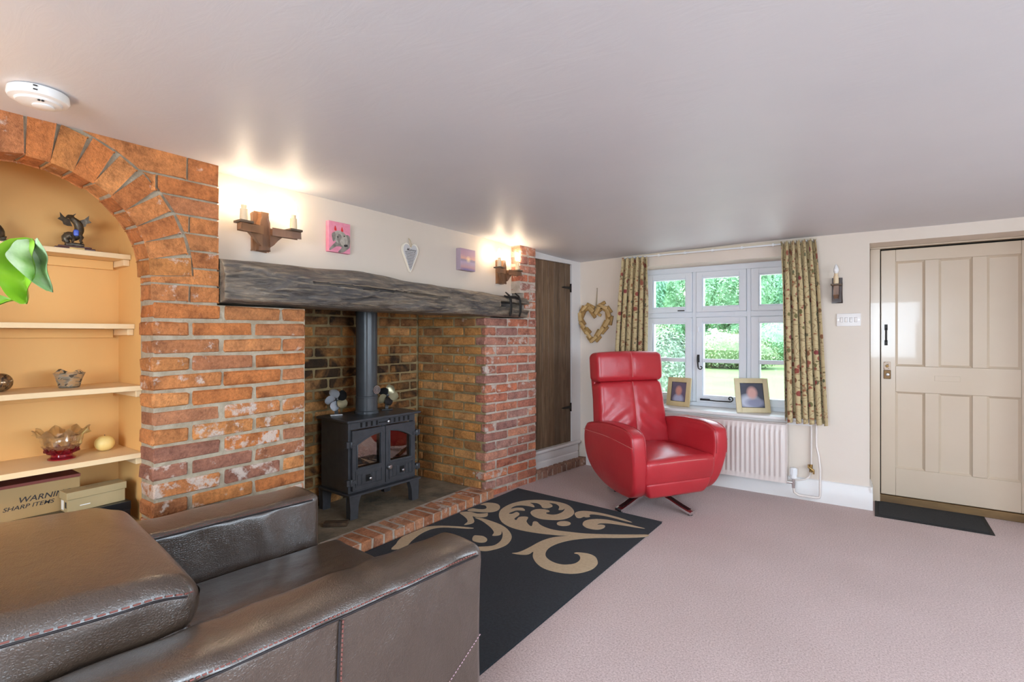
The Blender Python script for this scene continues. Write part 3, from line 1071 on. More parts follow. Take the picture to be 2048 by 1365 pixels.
mb = MB()
NU, NW = 240, 168
mb.grid(beam_pt, NU, NW, close_v=True)
for s_, i0 in ((1, 0), (-1, NU - 1)):
    ring = [i0 * NW + k for k in range(NW)]
    mb.f.append(tuple(ring if s_ < 0 else ring[::-1]))
beam = thing('mantel_beam', 'long rough dark oak beam lying across the fireplace opening', 'beam', (0, 0, 0))
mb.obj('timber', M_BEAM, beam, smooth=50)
for y0 in (3.438, 3.575):
    mb = MB()
    mb.tube([(-2.475, y0 - 0.006, 1.648), (-2.444, y0 - 0.004, 1.622), (-2.432, y0 + 0.004, 1.585), (-2.428, y0 + 0.006, 1.535), (-2.428, y0 + 0.004, 1.49), (-2.440, y0 + 0.006, 1.452)],
            [0.010, 0.016, 0.018, 0.017, 0.016, 0.012], 8, squash=0.45)
    mb.obj('iron_hook', M_IRON, beam, smooth=40)['label'] = 'black wrought iron hook on the beam end'
mb = MB()
mb.tube([(-2.448, 3.375, 1.615), (-2.438, 3.40, 1.607), (-2.440, 3.46, 1.610), (-2.436, 3.52, 1.612), (-2.440, 3.56, 1.603)], [0.006, 0.010, 0.010, 0.010, 0.008], 8)
mb.obj('iron_bar', M_IRON, beam, smooth=40)

# ================================================================== STOVE
ST_RZ = R(86.6)
stove = thing('wood_stove', 'black cast iron double-door wood stove with flue pipe on the hearth', 'stove', (-3.040, 2.505, 0.062), ST_RZ)
# local: faces -y, x to the right, z from the hearth top
hw, yf, yb = 0.290, -0.165, 0.165


def sbox(nm, a, mt=M_STOVE, par=None, bev=0.004):
    return MB().box(*a).obj(nm, mt, par or stove, bevel=bev)


mb = MB()
mb.box(-hw, hw, yb - 0.02, yb, 0.165, 0.645)
mb.box(-hw, -hw + 0.02, yf, yb - 0.02, 0.165, 0.645).box(hw - 0.02, hw, yf, yb - 0.02, 0.165, 0.645)
mb.box(-hw + 0.02, hw - 0.02, yf, yb - 0.02, 0.165, 0.19)
mb.box(-hw + 0.02, hw - 0.02, yf, yf + 0.02, 0.592, 0.645)
mb.box(-0.012, 0.012, yf, yf + 0.015, 0.19, 0.592)
mb.obj('body', M_STOVE, stove, bevel=0.003)
M_VERM = mat('fire_brick_buff', (0.50, 0.33, 0.20), 0.9, c2=(0.30, 0.16, 0.09), vs=9, bump=0.3, bs=60)
mb = MB().box(-hw + 0.022, hw - 0.022, yb - 0.045, yb - 0.022, 0.192, 0.60).box(-hw + 0.022, -hw + 0.042, yf + 0.04, yb - 0.046, 0.192, 0.60)
mb.box(hw - 0.042, hw - 0.022, yf + 0.04, yb - 0.046, 0.192, 0.60)
mb.obj('fire_lining', M_VERM, stove)
sbox('grate', (-hw + 0.045, hw - 0.045, yf + 0.03, yb - 0.05, 0.192, 0.328), mat('ash_brown', (0.20, 0.12, 0.07), 0.95, c2=(0.10, 0.06, 0.04), vs=30, bump=0.6, bs=60))
MB().box(-hw - 0.030, hw + 0.030, yf - 0.038, yb + 0.02, 0.645, 0.662).obj('top_plate', M_STOVE, stove, bevel=0.006)
MB().box(-hw - 0.022, hw + 0.022, yf - 0.045, yb + 0.01, 0.150, 0.165).obj('ash_ledge', M_STOVE, stove, bevel=0.004)
for sx in (-1, 1):
    for y0, sy in ((yf - 0.02, -1), (yb - 0.02, 1)):
        out = [(0.0, 0.152), (0.085, 0.152), (0.072, 0.12), (0.062, 0.08), (0.058, 0.0), (0.005, 0.0), (0.0, 0.06)]
        mb = MB()
        mb.prism([(sx * (hw + 0.008 - p), q) for p, q in out], lambda a, z, d, y0=y0: (a, y0 + d, z), -0.012, 0.030)
        mb.obj('leg', M_STOVE, stove, bevel=0.004)
# air slots of the front strip
for i in range(10):
    x = -0.195 + i * 0.0433 if i < 5 else -0.195 + 0.045 + i * 0.0433 - 0.02
    if i in (4,):
        continue
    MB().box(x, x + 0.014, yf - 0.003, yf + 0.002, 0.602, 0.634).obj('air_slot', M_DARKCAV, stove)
MB().box(-0.04, 0.035, yf - 0.008, yf - 0.002, 0.612, 0.620).obj('slider', M_BLACK, stove)
MB().lathe([(0, -0.022), (0.010, -0.019), (0.012, -0.012), (0.006, -0.004), (0.006, 0)], 14, (0.028, yf - 0.006, 0.616), Matrix.Rotation(R(-90), 4, 'X')).obj('slider_knob', M_STEEL, stove, smooth=40)
# doors
for sx in (-1, 1):
    x0, x1 = 0.004, 0.272                 # hinge side is x1
    y0, y1 = yf - 0.022, yf - 0.002
    mb = MB()
    fn = lambda a, z, d: (sx * a, d, z)
    wx0, wx1, wz0 = 0.036, 0.236, 0.330
    arch = [(wx0 + (wx1 - wx0) * i / 8, 0.552 - 0.062 * ((i / 8) ** 2.0)) for i in range(9)]
    mb.prism([(x0, 0.185), (x1, 0.185), (x1, wz0), (x0, wz0)], fn, y0, y1)
    mb.prism([(x0, wz0), (wx0, wz0), (wx0, 0.588), (x0, 0.588)], fn, y0, y1)
    mb.prism([(wx1, wz0), (x1, wz0), (x1, 0.588), (wx1, 0.588)], fn, y0, y1)
    mb.prism(arch + [(wx1, 0.588), (wx0, 0.588)], fn, y0, y1)
    d_ = mb.obj('door', M_STOVE, stove, bevel=0.0015, bseg=1)
    # raised rim round the glass
    rim = [(wx0, wz0)] + arch + [(wx1, wz0)]
    mb = MB()
    mb.tube([fn(p, q, y0 - 0.001) for p, q in rim + [rim[0]]], 0.0055, 8)
    mb.obj('window_rim', M_STOVE, d_, smooth=40)
    mb = MB()
    mb.prism([(wx0 - 0.004, wz0 - 0.004)] + [(p, q + 0.004) for p, q in arch] + [(wx1 + 0.004, wz0 - 0.004)], fn, y1 + 0.001, y1 + 0.004)
    mb.obj('glass', M_STOVEGLASS, d_)
    # lower panel: frame and ribs
    mb = MB()
    for a0, a1, z0, z1 in ((0.03, 0.25, 0.302, 0.314), (0.03, 0.25, 0.205, 0.214), (0.03, 0.038, 0.214, 0.302), (0.242, 0.25, 0.214, 0.302)):
        mb.box(min(sx * a0, sx * a1), max(sx * a0, sx * a1), y0 - 0.006, y0 - 0.0002, z0, z1)
    mb.obj('panel_rim', M_STOVE, d_, bevel=0.002)
    for a0 in (0.062, 0.098, 0.178, 0.212):
        MB().box(min(sx * a0, sx * (a0 + 0.022)), max(sx * a0, sx * (a0 + 0.022)), y0 - 0.005, y0 - 0.0002, 0.218, 0.286).obj('rib', M_STOVE, d_, bevel=0.002)
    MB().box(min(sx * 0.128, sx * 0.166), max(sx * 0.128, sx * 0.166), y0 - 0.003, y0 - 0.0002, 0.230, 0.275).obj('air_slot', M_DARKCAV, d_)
    MB().lathe([(0, -0.026), (0.010, -0.023), (0.013, -0.014), (0.006, -0.004), (0.006, 0)], 14, (sx * 0.142, y0 - 0.003, 0.250), Matrix.Rotation(R(-90), 4, 'X')).obj('knob', M_STEEL, d_, smooth=40)
    for z in (0.245, 0.500):
        mb = MB()
        mb.tube([(sx * 0.286, y0 - 0.006, z - 0.022), (sx * 0.286, y0 - 0.006, z + 0.022)], 0.010, 10)
        mb.box(min(sx * 0.25, sx * 0.30), max(sx * 0.25, sx * 0.30), y0 - 0.008, y0 + 0.004, z - 0.012, z + 0.012)
        mb.box(min(sx * 0.288, sx * 0.318), max(sx * 0.288, sx * 0.318), y0 - 0.004, y0 + 0.03, z - 0.020, z + 0.020)
        mb.obj('hinge', M_STOVE, d_, smooth=40, bevel=0.001, bseg=1)
mb = MB().lathe([(0, -0.022), (0.014, -0.020), (0.020, -0.012), (0.021, -0.006), (0.016, 0)], 18, (0.030, yf - 0.024, 0.292), Matrix.Rotation(R(-90), 4, 'X'))
mb.obj('door_latch', M_STEEL, stove, smooth=40)
# flue
fl = MB().lathe([(0.088, 0.662), (0.088, 0.678), (0.080, 0.684), (0.080, 0.700), (0.079, 0.775), (0.081, 0.777), (0.081, 0.786), (0.0775, 0.790), (0.0775, 1.59)], 36, (0.0, 0.035, 0)).obj('flue_pipe', M_PIPE, stove, smooth=40)
MT = Matrix.Rotation(R(-90), 4, 'X')
o = MB().lathe([(0, -0.012), (0.030, -0.012), (0.032, -0.008), (0.032, 0.0)], 24, (0.028, 0.035 - 0.075, 0.835), MT).obj('flue_thermometer', M_STEEL, fl, smooth=30)
for r_ in (0.024, 0.016, 0.008):
    MB().tube([(0.028 + r_ * math.cos(q * 0.35), 0.035 - 0.088, 0.835 + r_ * math.sin(q * 0.35)) for q in range(19)], 0.0018, 6).obj('dial_ring', M_BLACK, fl)

# pine cones behind the glass
M_CONE = mat('pine_cone_brown', (0.30, 0.145, 0.055), 0.7, c2=(0.52, 0.31, 0.14), vs=30)
mb = MB()
for ring in range(9):
    z = ring / 8.0
    rr = 0.030 * math.sin(0.35 + z * 2.5) + 0.004
    for k in range(9):
        q = 2 * math.pi * (k + 0.5 * (ring % 2)) / 9
        ca, sa = math.cos(q), math.sin(q)
        t = Vector((-sa, ca, 0))
        p0 = Vector((ca * rr * 0.45, sa * rr * 0.45, 0.075 * z))
        p1 = Vector((ca * rr * 1.15, sa * rr * 1.15, 0.075 * z + 0.010))
        w0, w1 = 0.004, 0.0095
        up = Vector((0, 0, 0.003))
        mb.add([p0 - t * w0, p0 + t * w0, p1 + t * w1, p1 - t * w1, p1 + Vector((ca, sa, 0.6)) * 0.006, p0 + up, p1 + up * 1.5],
               [(0, 1, 2, 3), (3, 2, 4), (0, 5, 1), (1, 5, 6, 2), (0, 3, 6, 5), (3, 4, 6), (2, 6, 4)])
mb.lathe([(0.0, 0.0), (0.012, 0.005), (0.015, 0.035), (0.008, 0.07), (0, 0.08)], 8)
cone0 = mb.obj('pine_cone', M_CONE)
cones = [(-0.198, -0.075, 0.0), (-0.118, -0.092, 0.3), (-0.038, -0.075, -0.2), (-0.160, 0.016, 0.5), (-0.078, 0.014, 0.1), (0.044, -0.090, 0.2), (0.120, -0.062, -0.4), (0.202, -0.094, 0.2), (0.072, 0.022, 0.0), (0.172, 0.022, 0.3)]
Ms = Matrix.Translation((-3.040, 2.505, 0.062)) @ Matrix.Rotation(ST_RZ, 4, 'Z')
clabels = ['pine cone nearest the left hinge behind the stove glass', 'pine cone in the front middle of the left stove window',
           'pine cone beside the centre post in the left stove window', 'pine cone at the back left inside the stove', 'pine cone at the back inside the stove, left of the centre post',
           'pine cone beside the centre post in the right stove window', 'pine cone in the front middle of the right stove window',
           'pine cone nearest the right hinge behind the stove glass', 'pine cone at the back inside the stove, right of the centre post', 'pine cone at the back right inside the stove']
for i, (x, y, t) in enumerate(cones):
    o = cone0 if i == 0 else cone0.copy()
    if i:
        COL.objects.link(o)
    p = Ms @ Vector((x, y, 0.336))
    o.location = p
    o.scale = (0.95, 0.95, 1.25)
    o.rotation_euler = (0.05 * math.cos(i * 2.0), 0.05 * math.sin(i * 2.0), t * 4)
    tag(o, clabels[i], 'pine cone', 'pine cones inside the stove')

# ---- stove fans
M_BLADE = mat('fan_blade_silver', (0.62, 0.65, 0.70), 0.25, metal=0.35)
M_BLADE_G = mat('fan_blade_gold', (0.42, 0.36, 0.22), 0.28, metal=0.4)


def fan(px, py, rz, label, silver):
    f = thing('stove_fan', label, 'fan', (px, py, 0.7245), rz, 'heat-powered fans on the stove')
    MB().box(-0.042, 0.042, -0.018, 0.022, 0.0, 0.008).obj('base', M_STEEL if silver else M_BLACK, f, bevel=0.002)
    mb = MB()
    mb.box(-0.012, 0.012, -0.006, 0.014, 0.008, 0.075)
    for s_ in (-1, 1):
        for i in range(3):
            mb.tube([(s_ * 0.012, 0.004, 0.05 + i * 0.012), (s_ * 0.035, 0.004, 0.07 + i * 0.018), (s_ * 0.044, 0.004, 0.10 + i * 0.02)], 0.003, 6)
    mb.obj('heat_sink', M_BLACK, f, smooth=40)
    mb = MB().lathe([(0, -0.040), (0.010, -0.038), (0.012, -0.030), (0.012, 0.012)], 14, (0, 0, 0.115), Matrix.Rotation(R(-90), 4, 'X'))
    mb.box(-0.008, 0.008, -0.004, 0.012, 0.07, 0.118)
    mb.obj('motor', M_BLACK, f, smooth=40)
    for k in range(5):
        a = R(72 * k + (20 if silver else 48))
        mb = MB()

        def bl(u, w, a=a):
            r = 0.010 + 0.070 * u
            half = R(40) * math.sin(math.pi * min(1.0, 0.16 + u * 0.80)) ** 0.7
            q = a + R(24) * u + (w - 0.5) * 2 * half
            return (r * math.cos(q), -0.034 + (w - 0.5) * 0.030 * (0.4 + u), 0.115 + r * math.sin(q))
        mb.grid(bl, 9, 7)
        n = len(mb.v)
        mb.v += [(p[0], p[1] + 0.0015, p[2]) for p in mb.v]
        mb.f += [tuple(i + n for i in reversed(q)) for q in mb.f]
        mt = (M_BLADE if k != 4 else M_BLADE_G) if silver else (M_BLACK if k % 2 else M_BLADE_G)
        if silver and k in (0, 1):
            mt = M_BLADE if k == 1 else M_BLACK
        mb.obj('blade', mt, f, smooth=60)
    return f


fan(-3.150, 2.300, R(58), 'silver-bladed heat fan left of the flue pipe on the stove', True)
fan(-3.065, 2.690, R(62), 'dark-bladed heat fan right of the flue pipe on the stove', False)
# small offcut lying by the stove
tag(MB().rbox((-2.86, 2.085, 0.076), (0.075, 0.03, 0.012), 0.003, (2, 2, 1), 1, M=Matrix.Rotation(R(40), 4, 'Z')).obj('wood_offcut', mat('charred_wood', (0.06, 0.035, 0.02), 0.8, c2=(0.14, 0.08, 0.04), vs=14), smooth=30),
    'flat charred piece of wood by the left stove leg', 'wood')

# ================================================================== SCONCES
M_SCONCE = mat('stained_sconce_wood', (0.27, 0.13, 0.06), 0.4, c2=(0.15, 0.07, 0.035), vs=9, stretch=(1, 1, 0.3), bump=0.25, bs=40, coat=0.2)
M_PAN = mat('sconce_drip_pan', (0.16, 0.10, 0.06), 0.5, c2=(0.09, 0.06, 0.04), vs=20, bump=0.3, bs=50)
M_CANDLE = mat('candle_tube_ivory', (0.80, 0.62, 0.40), 0.55)
M_BULB_ON = mat('bulb_lit', (1, 0.95, 0.85), 0.3, emit=(1.0, 0.80, 0.55), es=45.0)
M_BULB_OFF = mat('bulb_unlit_white', (0.88, 0.86, 0.84), 0.25)


def candle(par, x, y, z, bulb, slim=False):
    MB().box(x - 0.034, x + 0.034, y - 0.034, y + 0.034, z - 0.007, z + 0.005, ).obj('drip_pan', M_PAN, par, bevel=0.003)
    MB().lathe([(0.0165, z + 0.005), (0.018, z + 0.02), (0.0165, z + 0.055), (0.017, z + 0.062), (0.011, z + 0.064), (0.0, z + 0.064)], 18, (x, y, 0)).obj('candle_tube', M_CANDLE, par, smooth=40)
    h = MB().lathe([(0.011, z + 0.063), (0.012, z + 0.072), (0.012, z + 0.083)], 16, (x, y, 0)).obj('lamp_holder', M_CANDLE, par, smooth=40)
    MB().lathe([(0.0095, z + 0.083), (0.016, z + 0.095), (0.0185, z + 0.108), (0.016, z + 0.125), (0.009, z + 0.142), (0.003, z + 0.153), (0, z + 0.155)], 18, (x, y, 0)).obj('bulb', bulb, par, smooth=60)


def double_sconce(py, label):
    # local frame: x along the wall (+y world), -y into the room
    s = thing('wall_sconce', label, 'wall light', (-2.6, py, 1.73), R(90), 'double candle wall lights above the beam')
    mb = MB()
    pl = [(-0.040, 0.0), (0.040, 0.0), (0.043, 0.03), (0.040, 0.185), (0.036, 0.195), (-0.036, 0.195), (-0.043, 0.185), (-0.040, 0.05)]
    mb.prism(pl, lambda a, z, d: (a, d, z), -0.024, -0.0005)
    mb.obj('back_plate', M_SCONCE, s, bevel=0.004)
    mb = MB()
    mb.prism([(-0.026, 0.0), (0.026, 0.0), (0.026, 0.14), (0.017, 0.165), (0.017, 0.188), (-0.017, 0.188), (-0.017, 0.165), (-0.026, 0.14)], lambda a, z, d: (a, d, z), -0.060, -0.024)
    mb.obj('post', M_SCONCE, s, bevel=0.005)
    for sx in (-1, 1):
        mb = MB()
        out = [(0.026, 0.078), (0.155, 0.075), (0.155, 0.108), (0.026, 0.112)]
        mb.prism([(sx * p, q) for p, q in out], lambda a, z, d: (a, -0.075 + d - 0.11 * (abs(a) - 0.026) / 0.13 * 0.35, z), -0.018, 0.018)
        mb.obj('arm', M_SCONCE, s, bevel=0.004)
        mb = MB()
        out = [(0.022, 0.018), (0.040, 0.032), (0.060, 0.055), (0.085, 0.078), (0.022, 0.082)]
        mb.prism([(sx * p, q) for p, q in out], lambda a, z, d: (a, -0.062 + d - 0.11 * abs(a) * 0.5, z), -0.012, 0.012)
        mb.obj('bracket', M_SCONCE, s, bevel=0.003)
        candle(s, sx * 0.130, -0.105, 0.116, M_BULB_ON)
        light('sconce_bulb', 'POINT', (-2.6 + 0.105, py + sx * 0.130, 1.73 + 0.116 + 0.115), 10.0, (1.0, 0.76, 0.50), radius=0.018)
    return s


double_sconce(1.428, 'lit double candle wall light left of the pink dog picture')
double_sconce(3.500, 'lit double candle wall light beside the narrow brick strip')
s1 = thing('wall_sconce', 'unlit single candle wall light right of the curtain, above the switches', 'wall light', (-0.238, YW, 1.545), 0)
MB().prism([(-0.032, 0.0), (0.032, 0.0), (0.034, 0.15), (0.030, 0.185), (-0.030, 0.185), (-0.034, 0.15)], lambda a, z, d: (a, d, z), -0.020, -0.0005).obj('back_plate', mat('sconce_dark_wood', (0.075, 0.035, 0.022), 0.42, c2=(0.04, 0.02, 0.015), vs=12, coat=0.2), s1, bevel=0.004)
MB().prism([(-0.012, 0.03), (-0.055, 0.03), (-0.095, 0.055), (-0.095, 0.125), (-0.065, 0.125), (-0.060, 0.095), (-0.02, 0.08)][::-1], lambda y, z, d: (d - 0.004, y, z), -0.014, 0.014).obj('arm', M_SCONCE, s1, bevel=0.004)
candle(s1, -0.004, -0.085, 0.133, M_BULB_OFF)
# ================================================================== THINGS ON THE WALLS
# ---- pink canvas with a grey dog wearing red horns
M_PINK = mat('canvas_pink', (0.72, 0.27, 0.36), 0.7, c2=(0.66, 0.22, 0.31), vs=30, bump=0.1, bs=300)
M_DOG = mat('dog_grey', (0.27, 0.24, 0.21), 0.7, c2=(0.15, 0.13, 0.115), vs=55)
M_DOGL = mat('dog_pale_grey', (0.42, 0.38, 0.33), 0.7, c2=(0.30, 0.27, 0.23), vs=60)
M_HORN = mat('horn_red', (0.62, 0.02, 0.02), 0.6)
M_INK = mat('ink_dark', (0.03, 0.025, 0.025), 0.7)
CY0, CY1, CZ0, CZ1 = 1.826, 1.976, 1.782, 1.960
CXF = -2.572
pic = thing('canvas_picture', 'pink canvas picture of a grey dog with red horns', 'picture', (-2.6, 1.90, 1.782))
off = Vector((2.6, -1.90, -1.782))


def flat(name, poly, mt, par, x, org, y0, y1, z0, z1, n=3, t=0.0006):
    pl = smooth_loop(poly, n) if n > 1 else poly
    pl = [(y0 + (y1 - y0) * u, z1 - (z1 - z0) * w) for u, w in pl]
    mb = MB(Matrix.Translation(org))
    mb.prism(pl, lambda a, z, d: (x + d, a, z), 0.0, t)
    return mb.obj(name, mt, par)


mb = MB(Matrix.Translation(off))
mb.box(-2.5995, CXF, CY0, CY1, CZ0, CZ1)
mb.obj('canvas', M_PINK, pic, bevel=0.002)
A_ = (off, CY0, CY1, CZ0, CZ1)
flat('painted_body', [(0.97, 0.42), (0.97, 0.75), (0.86, 0.86), (0.64, 0.985), (0.42, 0.985), (0.60, 0.82), (0.40, 0.80), (0.25, 0.86), (0.06, 0.965), (0.05, 0.90), (0.30, 0.68), (0.75, 0.40)], M_DOG, pic, CXF, *A_)
flat('painted_head', [(0.20, 0.48), (0.24, 0.36), (0.36, 0.30), (0.52, 0.28), (0.66, 0.31), (0.80, 0.40), (0.86, 0.52), (0.86, 0.66), (0.84, 0.78), (0.74, 0.80), (0.60, 0.74), (0.46, 0.70), (0.32, 0.66)], M_DOGL, pic, CXF + 0.0007, *A_)
flat('painted_ear', [(0.14, 0.42), (0.26, 0.35), (0.30, 0.46), (0.27, 0.62), (0.20, 0.66), (0.15, 0.56)], M_DOG, pic, CXF + 0.0014, *A_)
flat('painted_shadow', [(0.40, 0.42), (0.52, 0.40), (0.58, 0.48), (0.50, 0.62), (0.56, 0.72), (0.46, 0.72), (0.38, 0.58)], M_DOG, pic, CXF + 0.0014, *A_)
for u0 in (0.285, 0.595):
    flat('painted_horn', [(u0, 0.14), (u0 + 0.03, 0.19), (u0 + 0.06, 0.29), (u0 - 0.03, 0.29), (u0 - 0.03, 0.21)], M_HORN, pic, CXF + 0.0014, *A_)
for u0, w0 in ((0.40, 0.495), (0.705, 0.435)):
    flat('painted_eye', [(u0 + 0.035 * math.cos(q), w0 + 0.022 * math.sin(q)) for q in [i * math.pi / 5 for i in range(10)]], M_INK, pic, CXF + 0.0021, *A_, n=1)
flat('painted_nose', [(0.70, 0.72), (0.84, 0.70), (0.86, 0.76), (0.76, 0.79), (0.69, 0.77)], M_INK, pic, CXF + 0.0021, *A_)

# ---- small canvas of a sunset over water
m, nt, b = nodes_of('sunset_print')
tc = N(nt, 'ShaderNodeTexCoord')
sp = N(nt, 'ShaderNodeSeparateXYZ')
nt.links.new(tc.outputs['Generated'], sp.inputs[0])
hh = math_n(nt, 'ADD', sp.outputs['Z'], math_n(nt, 'MULTIPLY', math_n(nt, 'SUBTRACT', noise_n(nt, coords(nt, 'Generated', (1, 2, 7)), 1.5, 4), 0.5), 0.16))
col = ramp(nt, hh, [(0.0, (0.16, 0.14, 0.32)), (0.12, (0.52, 0.30, 0.30)), (0.36, (0.45, 0.34, 0.46)), (0.47, (0.30, 0.24, 0.32)), (0.55, (0.72, 0.38, 0.30)), (0.72, (0.52, 0.30, 0.36)), (1.0, (0.42, 0.27, 0.36))])
d2 = math_n(nt, 'ADD', math_n(nt, 'POWER', math_n(nt, 'SUBTRACT', sp.outputs['Y'], 0.52), 2), math_n(nt, 'POWER', math_n(nt, 'SUBTRACT', sp.outputs['Z'], 0.52), 2))
col = mixc(nt, ramp(nt, d2, [(0.0, 1.0), (0.004, 0.6), (0.03, 0.0)]), col, (1.0, 0.72, 0.42))
nt.links.new(col, b.inputs['Base Color'])
b.inputs['Roughness'].default_value = 0.6
pic = thing('canvas_picture', 'small canvas picture of a sunset over water', 'picture', (-2.6, 3.05, 1.79))
mb = MB(Matrix.Translation((2.6, -3.05, -1.79)))
mb.box(-2.5995, -2.556, 2.962, 3.138, 1.792, 1.957)
mb.obj('canvas', mat('canvas_edge', (0.42, 0.32, 0.38), 0.7), pic, bevel=0.002)
mb = MB(Matrix.Translation((2.6, -3.05, -1.79)))
mb.box(-2.556, -2.5553, 2.964, 3.136, 1.794, 1.955)
mb.obj('print', m, pic)

# ---- heart-shaped wooden plaque with a verse
M_PLAQUE = mat('plaque_grey', (0.55, 0.52, 0.51), 0.6, c2=(0.50, 0.47, 0.46), vs=8)
M_PLAQUE_E = mat('plaque_edge_cream', (0.82, 0.74, 0.62), 0.55)
pl = thing('heart_plaque', 'pale heart-shaped plaque with a printed verse hanging from a cord', 'plaque', (-2.6, 2.475, 1.73))
hb = Vector((2.6, -2.475, -1.73))
ho = [(0.5, 0.16), (0.42, 0.08), (0.28, 0.03), (0.12, 0.06), (0.02, 0.18), (0.03, 0.33), (0.15, 0.52), (0.30, 0.74), (0.46, 0.985), (0.54, 0.985), (0.70, 0.74), (0.85, 0.52), (0.97, 0.33), (0.98, 0.18), (0.88, 0.06), (0.72, 0.03), (0.58, 0.08)]
lp = smooth_loop(ho, 3)
Y0_, Y1_, Z0_, Z1_ = 2.400, 2.550, 1.728, 1.925
mb = MB(Matrix.Translation(hb))
mb.prism([(Y0_ + (Y1_ - Y0_) * u, Z1_ - (Z1_ - Z0_) * w) for u, w in lp], lambda a, z, d: (d, a, z), -2.596, -2.582)
mb.obj('board', M_PLAQUE_E, pl, bevel=0.002, bseg=1)
mb = MB(Matrix.Translation(hb))
inner = [(0.5 + (u - 0.5) * 0.88, 0.46 + (w - 0.46) * 0.91) for u, w in lp]
mb.prism([(Y0_ + (Y1_ - Y0_) * u, Z1_ - (Z1_ - Z0_) * w) for u, w in inner], lambda a, z, d: (d, a, z), -2.5822, -2.5812)
mb.obj('face', M_PLAQUE, pl)
RT = Matrix(((0, 0, 1, 0), (1, 0, 0, 0), (0, 1, 0, 0), (0, 0, 0, 1)))
text_mesh('Mummy', 0.026, 'title', M_INK, pl, Matrix.Translation(hb) @ Matrix.Translation((-2.5808, 2.440, 1.868)) @ RT, 0.3)
for i in range(11):
    z = 1.858 - i * 0.0105
    wd_ = 0.104 * (1 - i / 13.5) * random.uniform(0.8, 1.0)
    mb = MB(Matrix.Translation(hb))
    y = 2.475 - wd_ / 2
    while y < 2.475 + wd_ / 2 - 0.004:
        l = min(random.uniform(0.006, 0.018), 2.475 + wd_ / 2 - y)
        mb.box(-2.5811, -2.5806, y, y + l - 0.002, z, z + 0.0034)
        y += l
    mb.obj('verse_line', M_INK, pl)
mb = MB(Matrix.Translation(hb))
mb.tube([(-2.578, 2.476, 1.895), (-2.576, 2.468, 1.912), (-2.590, 2.470, 1.945), (-2.597, 2.473, 1.956), (-2.590, 2.480, 1.945), (-2.576, 2.481, 1.912), (-2.578, 2.478, 1.893)], 0.0022, 6)
mb.obj('cord', mat('twine', (0.55, 0.44, 0.30), 0.9), pl, smooth=60)

# ---- driftwood heart
M_DRIFT = []
for i, (c_, d_) in enumerate((((0.55, 0.34, 0.12), (0.40, 0.23, 0.075)), ((0.46, 0.27, 0.085), (0.30, 0.16, 0.05)), ((0.63, 0.42, 0.19), (0.50, 0.31, 0.12)))):
    M_DRIFT.append(mat('driftwood_%s' % ('honey', 'brown', 'pale')[i], c_, 0.6, c2=d_, vs=14, stretch=(1, 1, 1), bump=0.4, bs=45))
hw_ = thing('driftwood_heart', 'heart made of honey-coloured wood pieces hanging beside the left curtain', 'wall decoration', (-2.262, YW, 1.21))
HX, HZ0, HZ1 = (-2.440, -2.088), 1.215, 1.602
# zoom coordinates of the outline (u to the right, w downwards) in the heart's box
path = [(0.52, 0.27), (0.40, 0.13), (0.26, 0.06), (0.12, 0.16), (0.05, 0.32), (0.08, 0.46), (0.19, 0.62), (0.31, 0.78), (0.42, 0.92), (0.55, 0.84), (0.68, 0.70), (0.82, 0.56), (0.92, 0.41), (0.92, 0.24), (0.82, 0.11), (0.70, 0.06), (0.60, 0.15)]
path = smooth_loop(path, 3)
npth = len(path)
for i in range(34):
    f_ = i / 34 * npth
    i0 = int(f_) % npth
    a_, b_ = Vector(path[i0]), Vector(path[(i0 + 1) % npth])
    p = a_.lerp(b_, f_ - int(f_))
    t = (Vector(path[(i0 + 2) % npth]) - Vector(path[i0 - 1]))
    tx, tz = t.x * 0.352, -t.y * 0.387
    ang = math.atan2(tz, tx) + random.uniform(-0.12, 0.12)
    lat = (-0.019, 0.019, 0.0)[i % 3]
    px = HX[0] + p.x * 0.352 - math.sin(ang) * lat
    pz = HZ1 - p.y * 0.387 + math.cos(ang) * lat
    L, Wd = random.uniform(0.070, 0.105), random.uniform(0.026, 0.038)
    yo = (-0.014, -0.024, -0.036)[i % 3]
    mb = MB(Matrix.Translation((2.262, -YW, -1.21)) @ Matrix.Translation((px, YW + yo, pz)) @ Matrix.Rotation(-ang, 4, 'Y'))
    mb.rbox((0, 0, 0), (L / 2, 0.0115, Wd / 2), 0.004, (2, 1, 1), 1, fn=lambda w: w + Vector((0, 0, 0.003 * math.sin(w.x * 60))))
    mb.obj('wood_piece', M_DRIFT[(i * 7) % 3], hw_, smooth=35)
mb = MB(Matrix.Translation((2.262, -YW, -1.21)))
mb.tube([(-2.258, YW - 0.02, 1.50), (-2.250, YW - 0.012, 1.63), (-2.248, YW - 0.006, 1.757)], 0.0035, 6)
mb.tube([(-2.266, YW - 0.02, 1.50), (-2.256, YW - 0.012, 1.63), (-2.248, YW - 0.006, 1.757)], 0.003, 6)
mb.lathe([(0, -0.012), (0.006, -0.010), (0.006, -0.006), (0.002, -0.004), (0.002, 0.0)], 10, (-2.248, YW - 0.001, 1.757), Matrix.Rotation(R(-90), 4, 'X'))
mb.obj('hanging_string', mat('string_tan', (0.42, 0.33, 0.22), 0.9), hw_, smooth=40)

